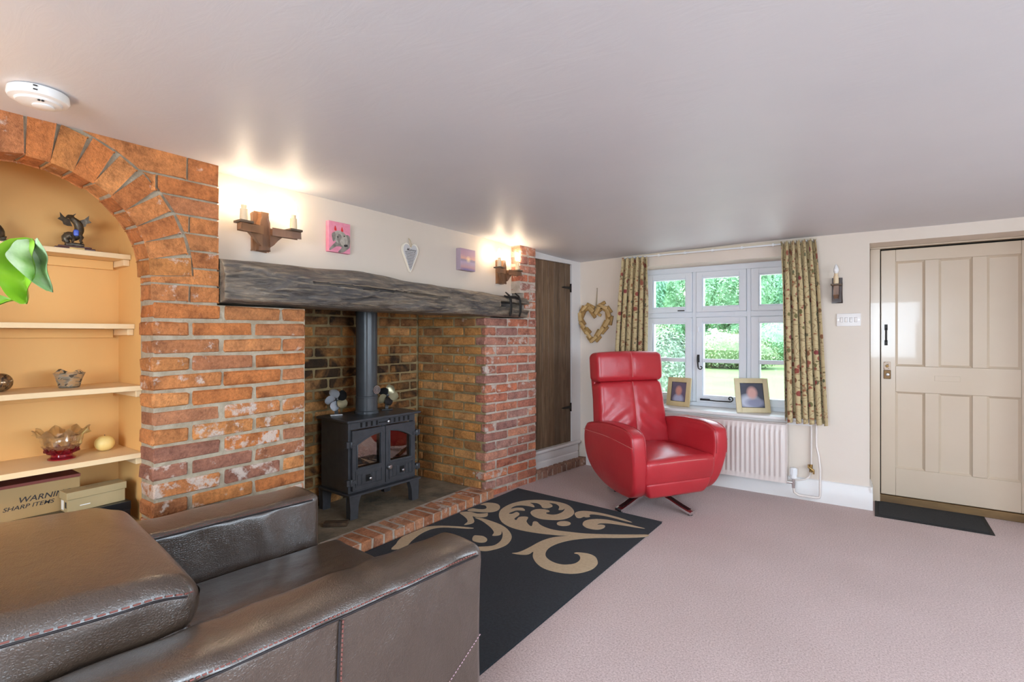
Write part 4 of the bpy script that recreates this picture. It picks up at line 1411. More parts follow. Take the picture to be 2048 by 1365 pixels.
# ---- light switches
sw = thing('switch_plate', 'white four-gang light switch plate by the front door', 'switch', (-0.166, YW, 1.364))
M_SW = mat('switch_white', (0.86, 0.80, 0.76), 0.3)
MB().rbox((0, -0.005, 0.049), (0.078, 0.0045, 0.049), 0.004, (2, 1, 2), 2).obj('plate', M_SW, sw, smooth=40)
for i in range(4):
    x = -0.045 + i * 0.030
    MB().box(x - 0.0095, x + 0.0095, -0.011, -0.0095, 0.031, 0.067).obj('rocker_gap', mat('switch_gap', (0.30, 0.26, 0.24), 0.6) if i == 0 else bpy.data.materials['switch_gap'], sw)
    MB(Matrix.Translation((x, -0.0105, 0.049)) @ Matrix.Rotation(R(7 if i % 2 else -7), 4, 'X')).rbox((0, 0, 0), (0.0085, 0.004, 0.017), 0.002, (1, 1, 1), 1).obj('rocker', M_SW, sw, smooth=40)
for x in (-0.066, 0.066):
    MB().lathe([(0, -0.0108), (0.004, -0.0105), (0.004, -0.009)], 10, (x, 0, 0.049), Matrix.Identity(4)).obj('screw', M_STEEL, sw) if False else MB().tube([(x, -0.0108, 0.049), (x, -0.009, 0.049)], 0.004, 10).obj('screw', M_STEEL, sw)

# ---- smoke alarm on the ceiling
zc_ = ceil_z(-2.21, 0.485)
sm = thing('smoke_alarm', 'round white smoke alarm on the ceiling above the brick arch', 'smoke alarm', (-2.215, 0.488, zc_))
MB().lathe([(0.070, 0.0), (0.076, -0.004), (0.078, -0.022), (0.074, -0.030), (0.060, -0.034), (0.056, -0.040), (0.030, -0.046), (0.0, -0.047)][::-1], 48).obj('housing', M_WHITE, sm, smooth=35)
MB().lathe([(0.028, -0.044), (0.028, -0.049), (0.024, -0.051), (0.0, -0.051)][::-1], 32, (0.006, 0.010, 0)).obj('test_button', M_WHITE, sm, smooth=35)
for p in ((0.048, -0.010), (0.050, -0.001)):
    MB().tube([(p[0], p[1], -0.045), (p[0], p[1], -0.0405)], 0.0035, 8).obj('indicator_lamp', M_BLACK, sm)
for p in (-0.006, 0.006):
    MB().box(0.074, 0.0785, -0.03, -0.020, -0.016 + p - 0.0015, -0.016 + p + 0.0015).obj('vent_slot', M_BLACK, sm)

# ================================================================== RADIATOR
M_RAD = mat('radiator_enamel', (0.78, 0.69, 0.64), 0.32)
rx0, rx1, rz0, rz1, ryf = -1.80, -0.572, 0.133, 0.592, 4.555
rad = thing('radiator', 'white ribbed panel radiator under the window', 'radiator', ((rx0 + rx1) / 2, 4.6, 0.133))
ro = Vector((-(rx0 + rx1) / 2, -4.6, -0.133))
mb = MB(Matrix.Translation(ro))
nr = 33
pitch = (rx1 - rx0 - 0.03) / nr
xs = []
for i in range(nr):
    c_ = rx0 + 0.015 + pitch * i
    xs += [(c_ + 0.004, 0.0), (c_ + pitch * 0.22, 1.0), (c_ + pitch * 0.62, 1.0), (c_ + pitch * 0.80, 0.0)]
xs = [(rx0, 0.0)] + xs + [(rx1, 0.0)]
zs = [(rz0, 0.0), (rz0 + 0.036, 0.0), (rz0 + 0.052, 1.0), (rz1 - 0.060, 1.0), (rz1 - 0.040, 0.0), (rz1, 0.0)]
vs = [(x, ryf - 0.009 * a * b_, z) for x, a in xs for z, b_ in zs]
fs = []
nz = len(zs)
for i in range(len(xs) - 1):
    for j in range(nz - 1):
        fs.append((i * nz + j, (i + 1) * nz + j, (i + 1) * nz + j + 1, i * nz + j + 1))
mb.add(vs, fs)
mb.obj('front_panel', M_RAD, rad, smooth=50)
mb = MB(Matrix.Translation(ro))
mb.box(rx0, rx1, ryf + 0.001, ryf + 0.012, rz0, rz1)
mb.obj('water_panel', M_RAD, rad, bevel=0.003)
mb = MB(Matrix.Translation(ro))
mb.box(rx0 - 0.003, rx0 - 0.0005, ryf - 0.004, 4.625, rz0 - 0.004, rz1 + 0.010).box(rx1 + 0.0005, rx1 + 0.003, ryf - 0.004, 4.625, rz0 - 0.004, rz1 + 0.010)
mb.obj('side_panel', M_RAD, rad)
mb = MB(Matrix.Translation(ro))
mb.box(rx0, rx1, ryf - 0.004, 4.625, rz1 + 0.004, rz1 + 0.008)
mb.obj('top_grille', M_RAD, rad, bevel=0.001, bseg=1)
mb = MB(Matrix.Translation(ro))
mb.box(rx0 + 0.2, rx0 + 0.23, ryf + 0.013, YW - 0.001, 0.2, 0.5).box(rx1 - 0.23, rx1 - 0.2, ryf + 0.013, YW - 0.001, 0.2, 0.5)
mb.obj('wall_bracket', M_RAD, rad)
# thermostatic valve and pipes
vl = thing('radiator_valve', 'white thermostatic valve head with pipes at the radiator corner', 'valve', (-0.525, 4.585, 0.075))
vo_ = Vector((0.525, -4.585, -0.075))
mb = MB(Matrix.Translation(vo_))
mb.lathe([(0.016, 0.170), (0.024, 0.178), (0.024, 0.235), (0.022, 0.252), (0.018, 0.258), (0.0, 0.258)], 24, (-0.525, 4.585, 0))
hd = mb.obj('valve_head', M_WHITE, vl, smooth=30)
for k in range(12):
    q = k * math.pi / 6
    MB(Matrix.Translation(vo_)).tube([(-0.525 + 0.0245 * math.cos(q), 4.585 + 0.0245 * math.sin(q), 0.205), (-0.525 + 0.0245 * math.cos(q), 4.585 + 0.0245 * math.sin(q), 0.250)], 0.0022, 5).obj('grip_rib', M_WHITE, hd)
mb = MB(Matrix.Translation(vo_))
mb.tube([(-0.525, 4.585, 0.100), (-0.525, 4.585, 0.172)], 0.013, 12)
mb.tube([(-0.568, 4.585, 0.140), (-0.525, 4.585, 0.140)], 0.012, 12)
mb.obj('valve_body', M_CHROME, vl, smooth=40)
M_PIPEW = mat('pipe_white_paint', (0.80, 0.72, 0.66), 0.35)
mb = MB(Matrix.Translation(vo_))
mb.tube([(-0.525, 4.585, 0.102), (-0.520, 4.59, 0.065), (-0.495, 4.60, 0.045), (-0.46, 4.61, 0.041), (-0.372, 4.615, 0.040), (-0.352, 4.615, 0.045), (-0.348, 4.616, 0.065), (-0.348, 4.618, 0.26), (-0.358, 4.63, 0.36), (-0.374, 4.645, 0.43), (-0.376, 4.652, 0.50), (-0.376, 4.655, 0.72)], 0.0085, 10)
mb.obj('pipe', M_PIPEW, vl, smooth=50)
mb = MB(Matrix.Translation(vo_))
mb.tube([(-0.410, 4.655, 0.72), (-0.410, 4.655, 0.27)], 0.0075, 10)
mb.tube([(-0.412, 4.65, 0.23), (-0.420, 4.645, 0.195), (-0.45, 4.64, 0.165), (-0.50, 4.63, 0.152), (-0.56, 4.62, 0.150)], 0.006, 8)
mb.obj('pipe', M_PIPEW, vl, smooth=50)
mb = MB(Matrix.Translation(vo_))
mb.tube([(-0.412, 4.655, 0.285), (-0.412, 4.652, 0.225)], 0.012, 10)
mb.tube([(-0.425, 4.645, 0.262), (-0.390, 4.640, 0.238)], 0.009, 8)
mb.box(-0.432, -0.422, 4.62, 4.64, 0.262, 0.286).box(-0.398, -0.386, 4.62, 4.64, 0.218, 0.242)
mb.obj('drain_cock', M_BRASS, vl, smooth=40)

# ================================================================== CURTAINS
m, nt, b = nodes_of('curtain_floral')
uvn = N(nt, 'ShaderNodeTexCoord')


def uvmap(sx, sy, lx=0.0, ly=0.0, rot=0.0):
    mp = N(nt, 'ShaderNodeMapping')
    mp.inputs['Scale'].default_value = (sx, sy, 1)
    mp.inputs['Location'].default_value = (lx, ly, 0)
    mp.inputs['Rotation'].default_value = (0, 0, rot)
    nt.links.new(uvn.outputs['UV'], mp.inputs['Vector'])
    return mp.outputs['Vector']


base = mixc(nt, noise_n(nt, uvmap(1, 1), 40, 3), (0.50, 0.385, 0.195), (0.60, 0.475, 0.26))
# curling stems: iso-lines of a warped field
wv = noise_n(nt, uvmap(1, 1), 9.0, 1, 0.3, 0.8)
ln = math_n(nt, 'ABSOLUTE', math_n(nt, 'SUBTRACT', math_n(nt, 'FRACT', math_n(nt, 'MULTIPLY', wv, 7.0)), 0.5))
stem = ramp(nt, ln, [(0.04, 1.0), (0.075, 0.0)])
base = mixc(nt, math_n(nt, 'MULTIPLY', stem, 0.75), base, (0.20, 0.11, 0.045))


def spots(scale, stretch, thr, cols_, rot, dens, seed):
    global base
    vo = N(nt, 'ShaderNodeTexVoronoi', feature='F1')
    vo.inputs['Scale'].default_value = 1.0
    vo.inputs['Randomness'].default_value = 0.9
    nt.links.new(uvmap(scale, scale * stretch, seed, seed * 2, rot), vo.inputs['Vector'])
    dd = math_n(nt, 'ADD', vo.outputs['Distance'], math_n(nt, 'MULTIPLY', math_n(nt, 'SUBTRACT', noise_n(nt, uvmap(1, 1), 150, 2), 0.5), 0.14))
    f = ramp(nt, dd, [(thr, 1.0), (thr + 0.03, 0.0)])
    sp_ = N(nt, 'ShaderNodeSeparateColor')
    nt.links.new(vo.outputs['Color'], sp_.inputs[0])
    gate = math_n(nt, 'LESS_THAN', sp_.outputs[0], dens)
    cc = ramp(nt, sp_.outputs[1], [(i / len(cols_), c_) for i, c_ in enumerate(cols_)], 'CONSTANT')
    base = mixc(nt, math_n(nt, 'MULTIPLY', f, gate), base, cc)


spots(24, 0.55, 0.24, [(0.16, 0.14, 0.05), (0.24, 0.10, 0.04), (0.12, 0.12, 0.06)], 0.6, 0.75, 3.1)
spots(22, 1.8, 0.24, [(0.18, 0.13, 0.05), (0.30, 0.12, 0.05)], -0.5, 0.6, 7.7)
spots(13, 0.9, 0.235, [(0.26, 0.055, 0.035), (0.30, 0.09, 0.05), (0.24, 0.045, 0.04)], 0.2, 0.7, 1.4)
spots(26, 1.0, 0.20, [(0.33, 0.11, 0.05), (0.28, 0.08, 0.05)], 0.2, 0.6, 5.4)
nt.links.new(base, b.inputs['Base Color'])
b.inputs['Roughness'].default_value = 0.85
b.inputs['Sheen Weight'].default_value = 0.15
bump_n(nt, b, noise_n(nt, uvmap(1, 1), 600, 2), 0.2, 0.001)
M_CURT = m


def curtain(name, label, tx0, tx1, bx0, bx1, ztop, zbot, folds, seed):
    cx = (tx0 + tx1) / 2
    org = Vector((cx, 4.60, zbot))
    c = thing(name, label, 'curtain', org, 0, 'floral curtains at the window')
    NU_, NV_ = folds * 16 + 1, 46
    vs, uv = [], []
    rnd = random.Random(seed)
    ph = [rnd.uniform(-0.5, 0.5) for _ in range(folds + 2)]
    am = [rnd.uniform(0.75, 1.25) for _ in range(folds + 2)]
    for i in range(NU_):
        u = i / (NU_ - 1)
        for j in range(NV_):
            w = j / (NV_ - 1)              # 0 top
            z = ztop + (zbot - ztop) * w
            x0 = tx0 + (bx0 - tx0) * w ** 0.8
            x1 = tx1 + (bx1 - tx1) * w ** 0.8
            fi = u * folds
            k = int(min(fi, folds - 1e-6))
            ph_ = ph[k] * (1 - (fi - k)) + ph[k + 1] * (fi - k)
            a_ = am[k] * (1 - (fi - k)) + am[k + 1] * (fi - k)
            amp = (0.022 + 0.020 * min(1.0, w * 3)) * a_
            q = 2 * math.pi * fi + ph_ * (0.6 + w)
            x = x0 + (x1 - x0) * u + 0.012 * math.sin(2 * q) * min(1.0, w * 4)
            y = 4.577 + 0.010 * min(1.0, w * 3) - amp * math.cos(q) + 0.006 * math.sin(w * 5 + seed)
            if w < 0.10:                    # gathered heading
                t = (0.10 - w) / 0.10
                y += 0.010 * t * math.sin(q * 2.0 + seed) - 0.006 * t
                if 0.035 < w < 0.075:
                    y += 0.008
            z += 0.006 * math.sin(q) * (1 if w > 0.98 else 0) + (0.008 * math.sin(q * 2.0) if j == 0 else 0)
            vs.append(Vector((x, y, z)) - org)
            uv.append((u * folds * 0.135 + seed * 0.37, (z - zbot)))
    fs = []
    for i in range(NU_ - 1):
        for j in range(NV_ - 1):
            fs.append((i * NV_ + j, (i + 1) * NV_ + j, (i + 1) * NV_ + j + 1, i * NV_ + j + 1))
    n = len(vs)
    vs += [v_ + Vector((0, 0.004, 0)) for v_ in vs]
    uv += uv
    fs += [tuple(k + n for k in reversed(f_)) for f_ in fs]
    rim = [i * NV_ for i in range(NU_)] + [(NU_ - 1) * NV_ + j for j in range(1, NV_)] + [i * NV_ + NV_ - 1 for i in range(NU_ - 2, -1, -1)] + [j for j in range(NV_ - 2, 0, -1)]
    for a, b_ in zip(rim, rim[1:] + rim[:1]):
        fs.append((a, b_, b_ + n, a + n))
    mesh_obj('fabric', vs, fs, M_CURT, c, smooth=80, uvs=uv)
    for k in range(folds):
        x = tx0 + (tx1 - tx0) * (k + 0.5) / folds - org.x
        MB().tube([(x, -0.018, ztop - org.z - 0.014), (x, 0.0, ztop - org.z - 0.010), (x, 0.016, ztop - org.z - 0.002)], 0.002, 6).obj('hook', M_WHITE, c)
    return c


curtain('curtain', 'gold floral curtain left of the window, behind the red chair', -1.945, -1.700, -2.020, -1.712, 2.015, 0.605, 5, 1)
curtain('curtain', 'gold floral curtain right of the window, beside the single wall light', -0.612, -0.372, -0.590, -0.296, 2.032, 0.612, 6, 2)
tr = thing('curtain_track', 'thin white curtain track on a wooden batten above the window', 'curtain track', (-1.15, 4.64, 2.02))
to = Vector((1.15, -4.64, -2.02))
MB(Matrix.Translation(to)).box(-1.99, -0.375, 4.648, YW - 0.0005, 2.030, 2.056).obj('batten', mat('batten_cream', (0.72, 0.62, 0.48), 0.5), tr, bevel=0.002)
MB(Matrix.Translation(to)).box(-1.95, -0.372, 4.622, 4.640, 2.020, 2.032).obj('rail', M_WHITE, tr, bevel=0.002)
for i in range(7):
    x = -1.85 + i * 0.235
    MB(Matrix.Translation(to)).box(x - 0.008, x + 0.008, 4.618, 4.648, 2.016, 2.036).obj('rail_clip', M_WHITE, tr)

# ================================================================== PHOTO FRAMES ON THE SILL
M_FR = mat('frame_pale_wood', (0.66, 0.52, 0.30), 0.5, c2=(0.58, 0.43, 0.22), vs=12, stretch=(1, 1, 0.3))
M_FR2 = mat('frame_cream_wood', (0.74, 0.64, 0.42), 0.5, c2=(0.66, 0.55, 0.33), vs=12, stretch=(1, 1, 0.3))


def photo_mat(name, bg, blobs):
    m, nt, b = nodes_of(name)
    tc = N(nt, 'ShaderNodeTexCoord')
    sp = N(nt, 'ShaderNodeSeparateXYZ')
    nt.links.new(tc.outputs['Generated'], sp.inputs[0])
    col = mixc(nt, noise_n(nt, tc.outputs['Generated'], 3.0, 1), bg, tuple(x * 0.75 for x in bg))
    for (u, w, ru, rw, c_) in blobs:
        d = math_n(nt, 'ADD', math_n(nt, 'POWER', math_n(nt, 'DIVIDE', math_n(nt, 'SUBTRACT', sp.outputs['X'], u), ru), 2),
                   math_n(nt, 'POWER', math_n(nt, 'DIVIDE', math_n(nt, 'SUBTRACT', sp.outputs['Z'], w), rw), 2))
        col = mixc(nt, ramp(nt, d, [(0.25, 1.0), (1.0, 0.0)]), col, c_)
    nt.links.new(col, b.inputs['Base Color'])
    b.inputs['Roughness'].default_value = 0.18
    return m


def frame(label, loc, rz, tilt, w, h, mt, pm, border):
    f = thing('photo_frame', label, 'photo frame', loc, rz, 'photo frames on the window sill')
    Mx = Matrix.Rotation(-tilt, 4, 'X')
    mb = MB(Mx)
    mb.box(-w / 2, -w / 2 + border, -0.008, 0.008, 0, h).box(w / 2 - border, w / 2, -0.008, 0.008, 0, h)
    mb.box(-w / 2 + border, w / 2 - border, -0.008, 0.008, 0, border).box(-w / 2 + border, w / 2 - border, -0.008, 0.008, h - border, h)
    mb.obj('frame', mt, f, bevel=0.002, bseg=1)
    MB(Mx).box(-w / 2 + border, w / 2 - border, -0.0035, -0.0025, border, h - border).obj('photo', pm, f)
    mb = MB(Mx)
    t_ = 0.004
    a0, a1, z0, z1 = -w / 2 + border, w / 2 - border, border, h - border
    mb.box(a0, a0 + t_, -0.0046, -0.0036, z0, z1).box(a1 - t_, a1, -0.0046, -0.0036, z0 + 0.02, z1).box(a0 + t_, a1 - t_, -0.0046, -0.0036, z0, z0 + t_).box(a0 + 0.03, a1 - t_, -0.0046, -0.0036, z1 - t_, z1)
    mb.obj('inner_edge', M_INK, f)
    MB(Mx).box(-w / 2 + border - 0.004, w / 2 - border + 0.004, 0.0, 0.006, border - 0.004, h - border + 0.004).obj('backing', M_INK, f)
    c_, s_ = math.cos(tilt), math.sin(tilt)
    top = Vector((0, 0.010 * c_ + h * 0.75 * s_, h * 0.75 * c_))
    foot = Vector((0, h * 0.75 * s_ + 0.055, 0.002))
    mb = MB()
    mb.add([top + Vector((-0.015, 0, 0)), top + Vector((0.015, 0, 0)), foot + Vector((0.025, 0, 0)), foot + Vector((-0.025, 0, 0)),
            top + Vector((-0.015, 0.003, 0)), top + Vector((0.015, 0.003, 0)), foot + Vector((0.025, 0.003, 0)), foot + Vector((-0.025, 0.003, 0))],
           [(0, 1, 2, 3), (7, 6, 5, 4), (0, 4, 5, 1), (1, 5, 6, 2), (2, 6, 7, 3), (3, 7, 4, 0)])
    mb.obj('strut', M_INK, f)
    return f


pm1 = photo_mat('photo_blurred_portrait', (0.17, 0.13, 0.20), [(0.5, 0.12, 0.42, 0.32, (0.42, 0.42, 0.58)), (0.5, 0.55, 0.26, 0.30, (0.58, 0.26, 0.22))])
pm2 = photo_mat('photo_blurred_child', (0.10, 0.11, 0.15), [(0.35, 0.25, 0.55, 0.35, (0.55, 0.58, 0.68)), (0.6, 0.2, 0.5, 0.22, (0.30, 0.32, 0.45)), (0.5, 0.60, 0.27, 0.30, (0.72, 0.42, 0.38))])
frame('pale wood photo frame on the sill, half behind the red chair', (-1.495, 4.79, 0.6425), R(-14), R(9), 0.235, 0.262, M_FR, pm1, 0.042)
frame('cream photo frame leaning on the sill beside the right curtain', (-0.838, 4.735, 0.6425), R(25), R(20), 0.270, 0.298, M_FR2, pm2, 0.042)
# ---- door mat
M_MAT = mat('doormat_charcoal', (0.020, 0.020, 0.021), 0.95, c2=(0.034, 0.033, 0.033), vs=120, bump=0.6, bs=250, bd=0.004)
dm = thing('door_mat', 'dark grey ribbed door mat at the front door', 'mat', (0.315, 4.73, 0))
MB().box(-0.297, 0.297, -0.187, 0.187, 0.0005, 0.010).obj('pile', M_MAT, dm, bevel=0.002, bseg=1)
mb = MB()
mb.box(-0.318, -0.297, -0.208, 0.208, 0.0005, 0.006).box(0.297, 0.318, -0.208, 0.208, 0.0005, 0.006).box(-0.297, 0.297, -0.208, -0.187, 0.0005, 0.006).box(-0.297, 0.297, 0.187, 0.208, 0.0005, 0.006)
mb.obj('rubber_edge', mat('mat_rubber', (0.012, 0.012, 0.012), 0.7), dm)
# ================================================================== RUG
RUG_SHAPES = [
    [(-1.196, 3.228), (-1.288, 3.166), (-1.408, 3.086), (-1.533, 3.015), (-1.636, 2.977), (-1.731, 2.951), (-1.803, 2.956), (-1.861, 2.978), (-1.905, 3.011), (-1.927, 2.996), (-1.892, 2.925), (-1.915, 2.927), (-1.971, 2.978), (-2.003, 3.049), (-2.041, 3.041), (-2.058, 3.01), (-2.041, 2.955), (-2.07, 2.974), (-2.08, 3.042), (-2.1, 3.079), (-2.133, 3.09), (-2.137, 3.039), (-2.162, 3.035), (-2.161, 3.088), (-2.148, 3.127), (-2.1, 3.151), (-2.145, 3.189), (-2.186, 3.166), (-2.208, 3.126), (-2.218, 3.19), (-2.19, 3.232), (-2.131, 3.251), (-2.083, 3.254), (-2.122, 3.298), (-2.165, 3.319), (-2.12, 3.344), (-2.072, 3.324), (-2.025, 3.279), (-1.99, 3.295), (-1.98, 3.342), (-2.007, 3.379), (-2.046, 3.403), (-1.992, 3.412), (-1.937, 3.372), (-1.907, 3.308), (-1.883, 3.325), (-1.881, 3.357), (-1.86, 3.291), (-1.865, 3.227), (-1.891, 3.192), (-1.929, 3.185), (-1.951, 3.206), (-1.94, 3.235), (-1.969, 3.259), (-2.02, 3.247), (-2.05, 3.217), (-2.053, 3.164), (-2.03, 3.123), (-1.974, 3.083), (-1.911, 3.073), (-1.851, 3.094), (-1.8, 3.13), (-1.769, 3.186), (-1.766, 3.263), (-1.787, 3.328), (-1.834, 3.389), (-1.902, 3.443), (-1.97, 3.46), (-2.047, 3.455), (-2.131, 3.426), (-2.201, 3.373), (-2.243, 3.31), (-2.269, 3.227), (-2.269, 3.139), (-2.252, 3.059), (-2.213, 2.985), (-2.155, 2.915), (-2.085, 2.858), (-2.005, 2.826), (-1.928, 2.819), (-1.846, 2.829), (-1.771, 2.847), (-1.702, 2.873), (-1.648, 2.895), (-1.601, 2.928), (-1.641, 2.882), (-1.678, 2.833), (-1.7, 2.774), (-1.71, 2.709), (-1.713, 2.638), (-1.72, 2.563), (-1.732, 2.52), (-1.752, 2.492), (-1.698, 2.506), (-1.663, 2.536), (-1.662, 2.584), (-1.631, 2.53), (-1.585, 2.481), (-1.527, 2.443), (-1.475, 2.429), (-1.42, 2.432), (-1.366, 2.448), (-1.321, 2.479), (-1.29, 2.523), (-1.271, 2.581), (-1.275, 2.646), (-1.293, 2.686), (-1.325, 2.727), (-1.366, 2.745), (-1.408, 2.74), (-1.444, 2.723), (-1.452, 2.703), (-1.426, 2.703), (-1.398, 2.676), (-1.381, 2.633), (-1.383, 2.588), (-1.404, 2.555), (-1.44, 2.53), (-1.491, 2.529), (-1.54, 2.549), (-1.574, 2.58), (-1.6, 2.629), (-1.613, 2.689), (-1.607, 2.754), (-1.583, 2.823), (-1.546, 2.886), (-1.486, 2.953), (-1.413, 3.013), (-1.326, 3.074), (-1.241, 3.141), (-1.199, 3.186)] ,
    [(-1.699, 3.114), (-1.694, 3.097), (-1.695, 3.078), (-1.703, 3.06), (-1.716, 3.047), (-1.732, 3.04), (-1.749, 3.039), (-1.765, 3.046), (-1.777, 3.06), (-1.783, 3.077), (-1.782, 3.096), (-1.774, 3.114), (-1.761, 3.128), (-1.744, 3.135), (-1.727, 3.135), (-1.711, 3.128)] ,
    [(-1.747, 3.27), (-1.773, 3.309), (-1.773, 3.352), (-1.744, 3.393), (-1.683, 3.416), (-1.607, 3.425), (-1.517, 3.418), (-1.434, 3.403), (-1.366, 3.377), (-1.404, 3.371), (-1.492, 3.381), (-1.563, 3.386), (-1.628, 3.377), (-1.665, 3.362), (-1.671, 3.338), (-1.652, 3.309), (-1.67, 3.283), (-1.688, 3.284), (-1.695, 3.247), (-1.718, 3.241)] ,
    [(-1.629, 3.153), (-1.644, 3.207), (-1.63, 3.257), (-1.59, 3.298), (-1.534, 3.324), (-1.47, 3.33), (-1.396, 3.33), (-1.313, 3.325), (-1.252, 3.318), (-1.312, 3.301), (-1.387, 3.29), (-1.454, 3.276), (-1.504, 3.259), (-1.54, 3.229), (-1.543, 3.201), (-1.518, 3.218), (-1.491, 3.213), (-1.48, 3.171), (-1.493, 3.13), (-1.523, 3.109), (-1.571, 3.106), (-1.607, 3.126)] ,
    [(-2.449, 3.068), (-2.445, 3.119), (-2.413, 3.148), (-2.355, 3.156), (-2.3, 3.117), (-2.266, 3.05), (-2.275, 2.994), (-2.317, 2.955), (-2.378, 2.927), (-2.426, 2.908), (-2.451, 2.92), (-2.444, 2.969), (-2.399, 2.98), (-2.362, 3.006), (-2.367, 3.039), (-2.405, 3.074), (-2.434, 3.07)] ,
    [(-2.459, 2.841), (-2.445, 2.88), (-2.4, 2.903), (-2.346, 2.9), (-2.302, 2.937), (-2.289, 2.952), (-2.254, 2.9), (-2.272, 2.86), (-2.318, 2.841), (-2.339, 2.841), (-2.297, 2.802), (-2.259, 2.762), (-2.252, 2.723), (-2.279, 2.679), (-2.297, 2.736), (-2.345, 2.781), (-2.401, 2.811)] ,
    [(-2.307, 2.827), (-2.252, 2.847), (-2.167, 2.84), (-2.079, 2.824), (-1.995, 2.785), (-1.918, 2.721), (-1.876, 2.661), (-1.85, 2.583), (-1.854, 2.519), (-1.873, 2.466), (-1.901, 2.425), (-1.95, 2.411), (-1.993, 2.432), (-1.963, 2.459), (-1.914, 2.508), (-1.906, 2.554), (-1.922, 2.618), (-1.963, 2.689), (-2.005, 2.736), (-1.977, 2.691), (-1.981, 2.661), (-2.01, 2.64), (-2.032, 2.687), (-2.086, 2.733), (-2.154, 2.772), (-2.231, 2.808)] ,
    [(-2.104, 2.567), (-2.084, 2.588), (-2.046, 2.597), (-2.0, 2.574), (-1.982, 2.533), (-2.008, 2.504), (-2.064, 2.507)] ,
    [(-2.375, 2.121), (-2.413, 2.192), (-2.441, 2.235), (-2.476, 2.317), (-2.489, 2.394), (-2.481, 2.461), (-2.457, 2.515), (-2.412, 2.564), (-2.355, 2.601), (-2.279, 2.64), (-2.19, 2.671), (-2.209, 2.643), (-2.285, 2.605), (-2.36, 2.565), (-2.399, 2.519), (-2.41, 2.467), (-2.403, 2.385), (-2.368, 2.278), (-2.328, 2.184)] ,
]
M_RUG = mat('rug_black_sheen_tint', (0.012, 0.014, 0.018), 0.95, c2=(0.022, 0.026, 0.034), vs=90, bump=0.7, bs=500, bd=0.004, sheen=0.05)  # bluish daylight sheen put into the black base colour
M_SCROLL = mat('rug_scroll_beige', (0.58, 0.44, 0.28), 0.95, c2=(0.52, 0.385, 0.24), vs=60, bump=0.6, bs=500, bd=0.003, sheen=0.05)
rug = thing('area_rug', 'black rug with large beige scrolls in front of the hearth', 'rug', (-1.85, 2.5, 0))
Q = [(-2.478, 1.43), (-1.238, 1.43), (-1.203, 3.507), (-2.452, 3.578)]
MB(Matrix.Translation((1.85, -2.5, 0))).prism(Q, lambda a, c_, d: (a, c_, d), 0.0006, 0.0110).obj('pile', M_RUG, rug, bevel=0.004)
for i, sh in enumerate(RUG_SHAPES):
    pl = smooth_loop(sh, 3)
    pl = [(max(-2.468, p), q) for p, q in pl]
    MB(Matrix.Translation((1.85, -2.5, 0))).prism(pl, lambda a, c_, d: (a, c_, d), 0.0100, 0.0122).obj('dot_motif' if i == 1 else 'scroll_motif', M_SCROLL, rug)

# ================================================================== RED SWIVEL CHAIR
red = thing('swivel_chair', 'red leather swivel recliner chair on a chrome star base', 'chair', (-1.425, 3.865, 0), R(57.6))


def wr(p, f, a, s):
    return noise.fractal(Vector((p.x * f + s, p.y * f, p.z * f)), 1.0, 2.0, 3) * a


# arms: side outline (y front negative, z), tub-like lower edge
out = [(-0.375, 0.44), (-0.372, 0.56), (-0.345, 0.618), (-0.24, 0.650), (-0.05, 0.655), (0.12, 0.640), (0.245, 0.605), (0.285, 0.52), (0.285, 0.42), (0.255, 0.31), (0.17, 0.215), (0.03, 0.155), (-0.12, 0.138), (-0.24, 0.150), (-0.315, 0.21), (-0.355, 0.32)]
out = smooth_loop(out, 4)[::-1]
for sx in (-1, 1):
    mb = MB()

    def armfn(y, z, d, sx=sx):
        lean = 0.085 * max(0.0, (0.56 - z) / 0.46) ** 2.0
        p = Vector((sx * (0.362 - lean) + d, y, z))
        return p + Vector((sx * wr(p, 5, 0.004, 3), 0, wr(p, 6, 0.003, 9)))
    mb.pillow(out, armfn, 0.058, 0.026, 4)
    a = mb.obj('arm', M_RED, red, smooth=60)
    # panel seam and piping of the arm
    pts = [(y, 0.560 - 0.10 * max(0.0, -(y + 0.02)) ** 1.2) for y in [0.27 - i * 0.064 for i in range(11)]]
    mb = MB()
    mb.tube([armfn(y, z, sx * 0.0580) for y, z in pts], 0.0022, 6)
    mb.obj('seam', M_SEAM_RED, a)
    for e_ in (-1, 1):
        mb = MB()
        loop = [armfn(y, z, e_ * 0.047) for y, z in out if z > 0.40 and y < 0.25]
        c_ = Vector((0, -0.05, 0.4))
        loop = [p + Vector((0, (p.y - c_.y), (p.z - c_.z))).normalized() * -0.002 for p in loop]
        mb.tube(loop, 0.0022, 6)
        mb.obj('piping', M_RED, a, smooth=60)
# seat cushion
mb = MB()


def seatfn(p):
    q = Vector(p)
    t = max(0.0, 1 - (q.x / 0.30) ** 2) * max(0.0, 1 - (q.y / 0.31) ** 2)
    if q.z > 0:
        q.z += 0.035 * t + wr(q, 7, 0.004, 1)
    f_ = max(0.0, (-q.y - 0.24) / 0.06)
    if q.z < 0.0 and q.y < -0.2:
        q.y += 0.02 * min(1.0, -q.z / 0.06)
    return q


mb.rbox((0, -0.075, 0.342), (0.306, 0.305, 0.092), 0.040, (10, 10, 3), 4, seatfn)
st = mb.obj('seat', M_RED, red, smooth=60)
mb = MB()
mb.tube([(x, -0.374 - 0.004 * (1 - (x / 0.28) ** 2), 0.404 + 0.006 * (1 - (x / 0.28) ** 2)) for x in [-0.285 + i * 0.057 for i in range(11)]], 0.0028, 6)
mb.obj('seam', M_SEAM_RED, st)
# front panel below the seat (folded foot rest), curving under
mb = MB()


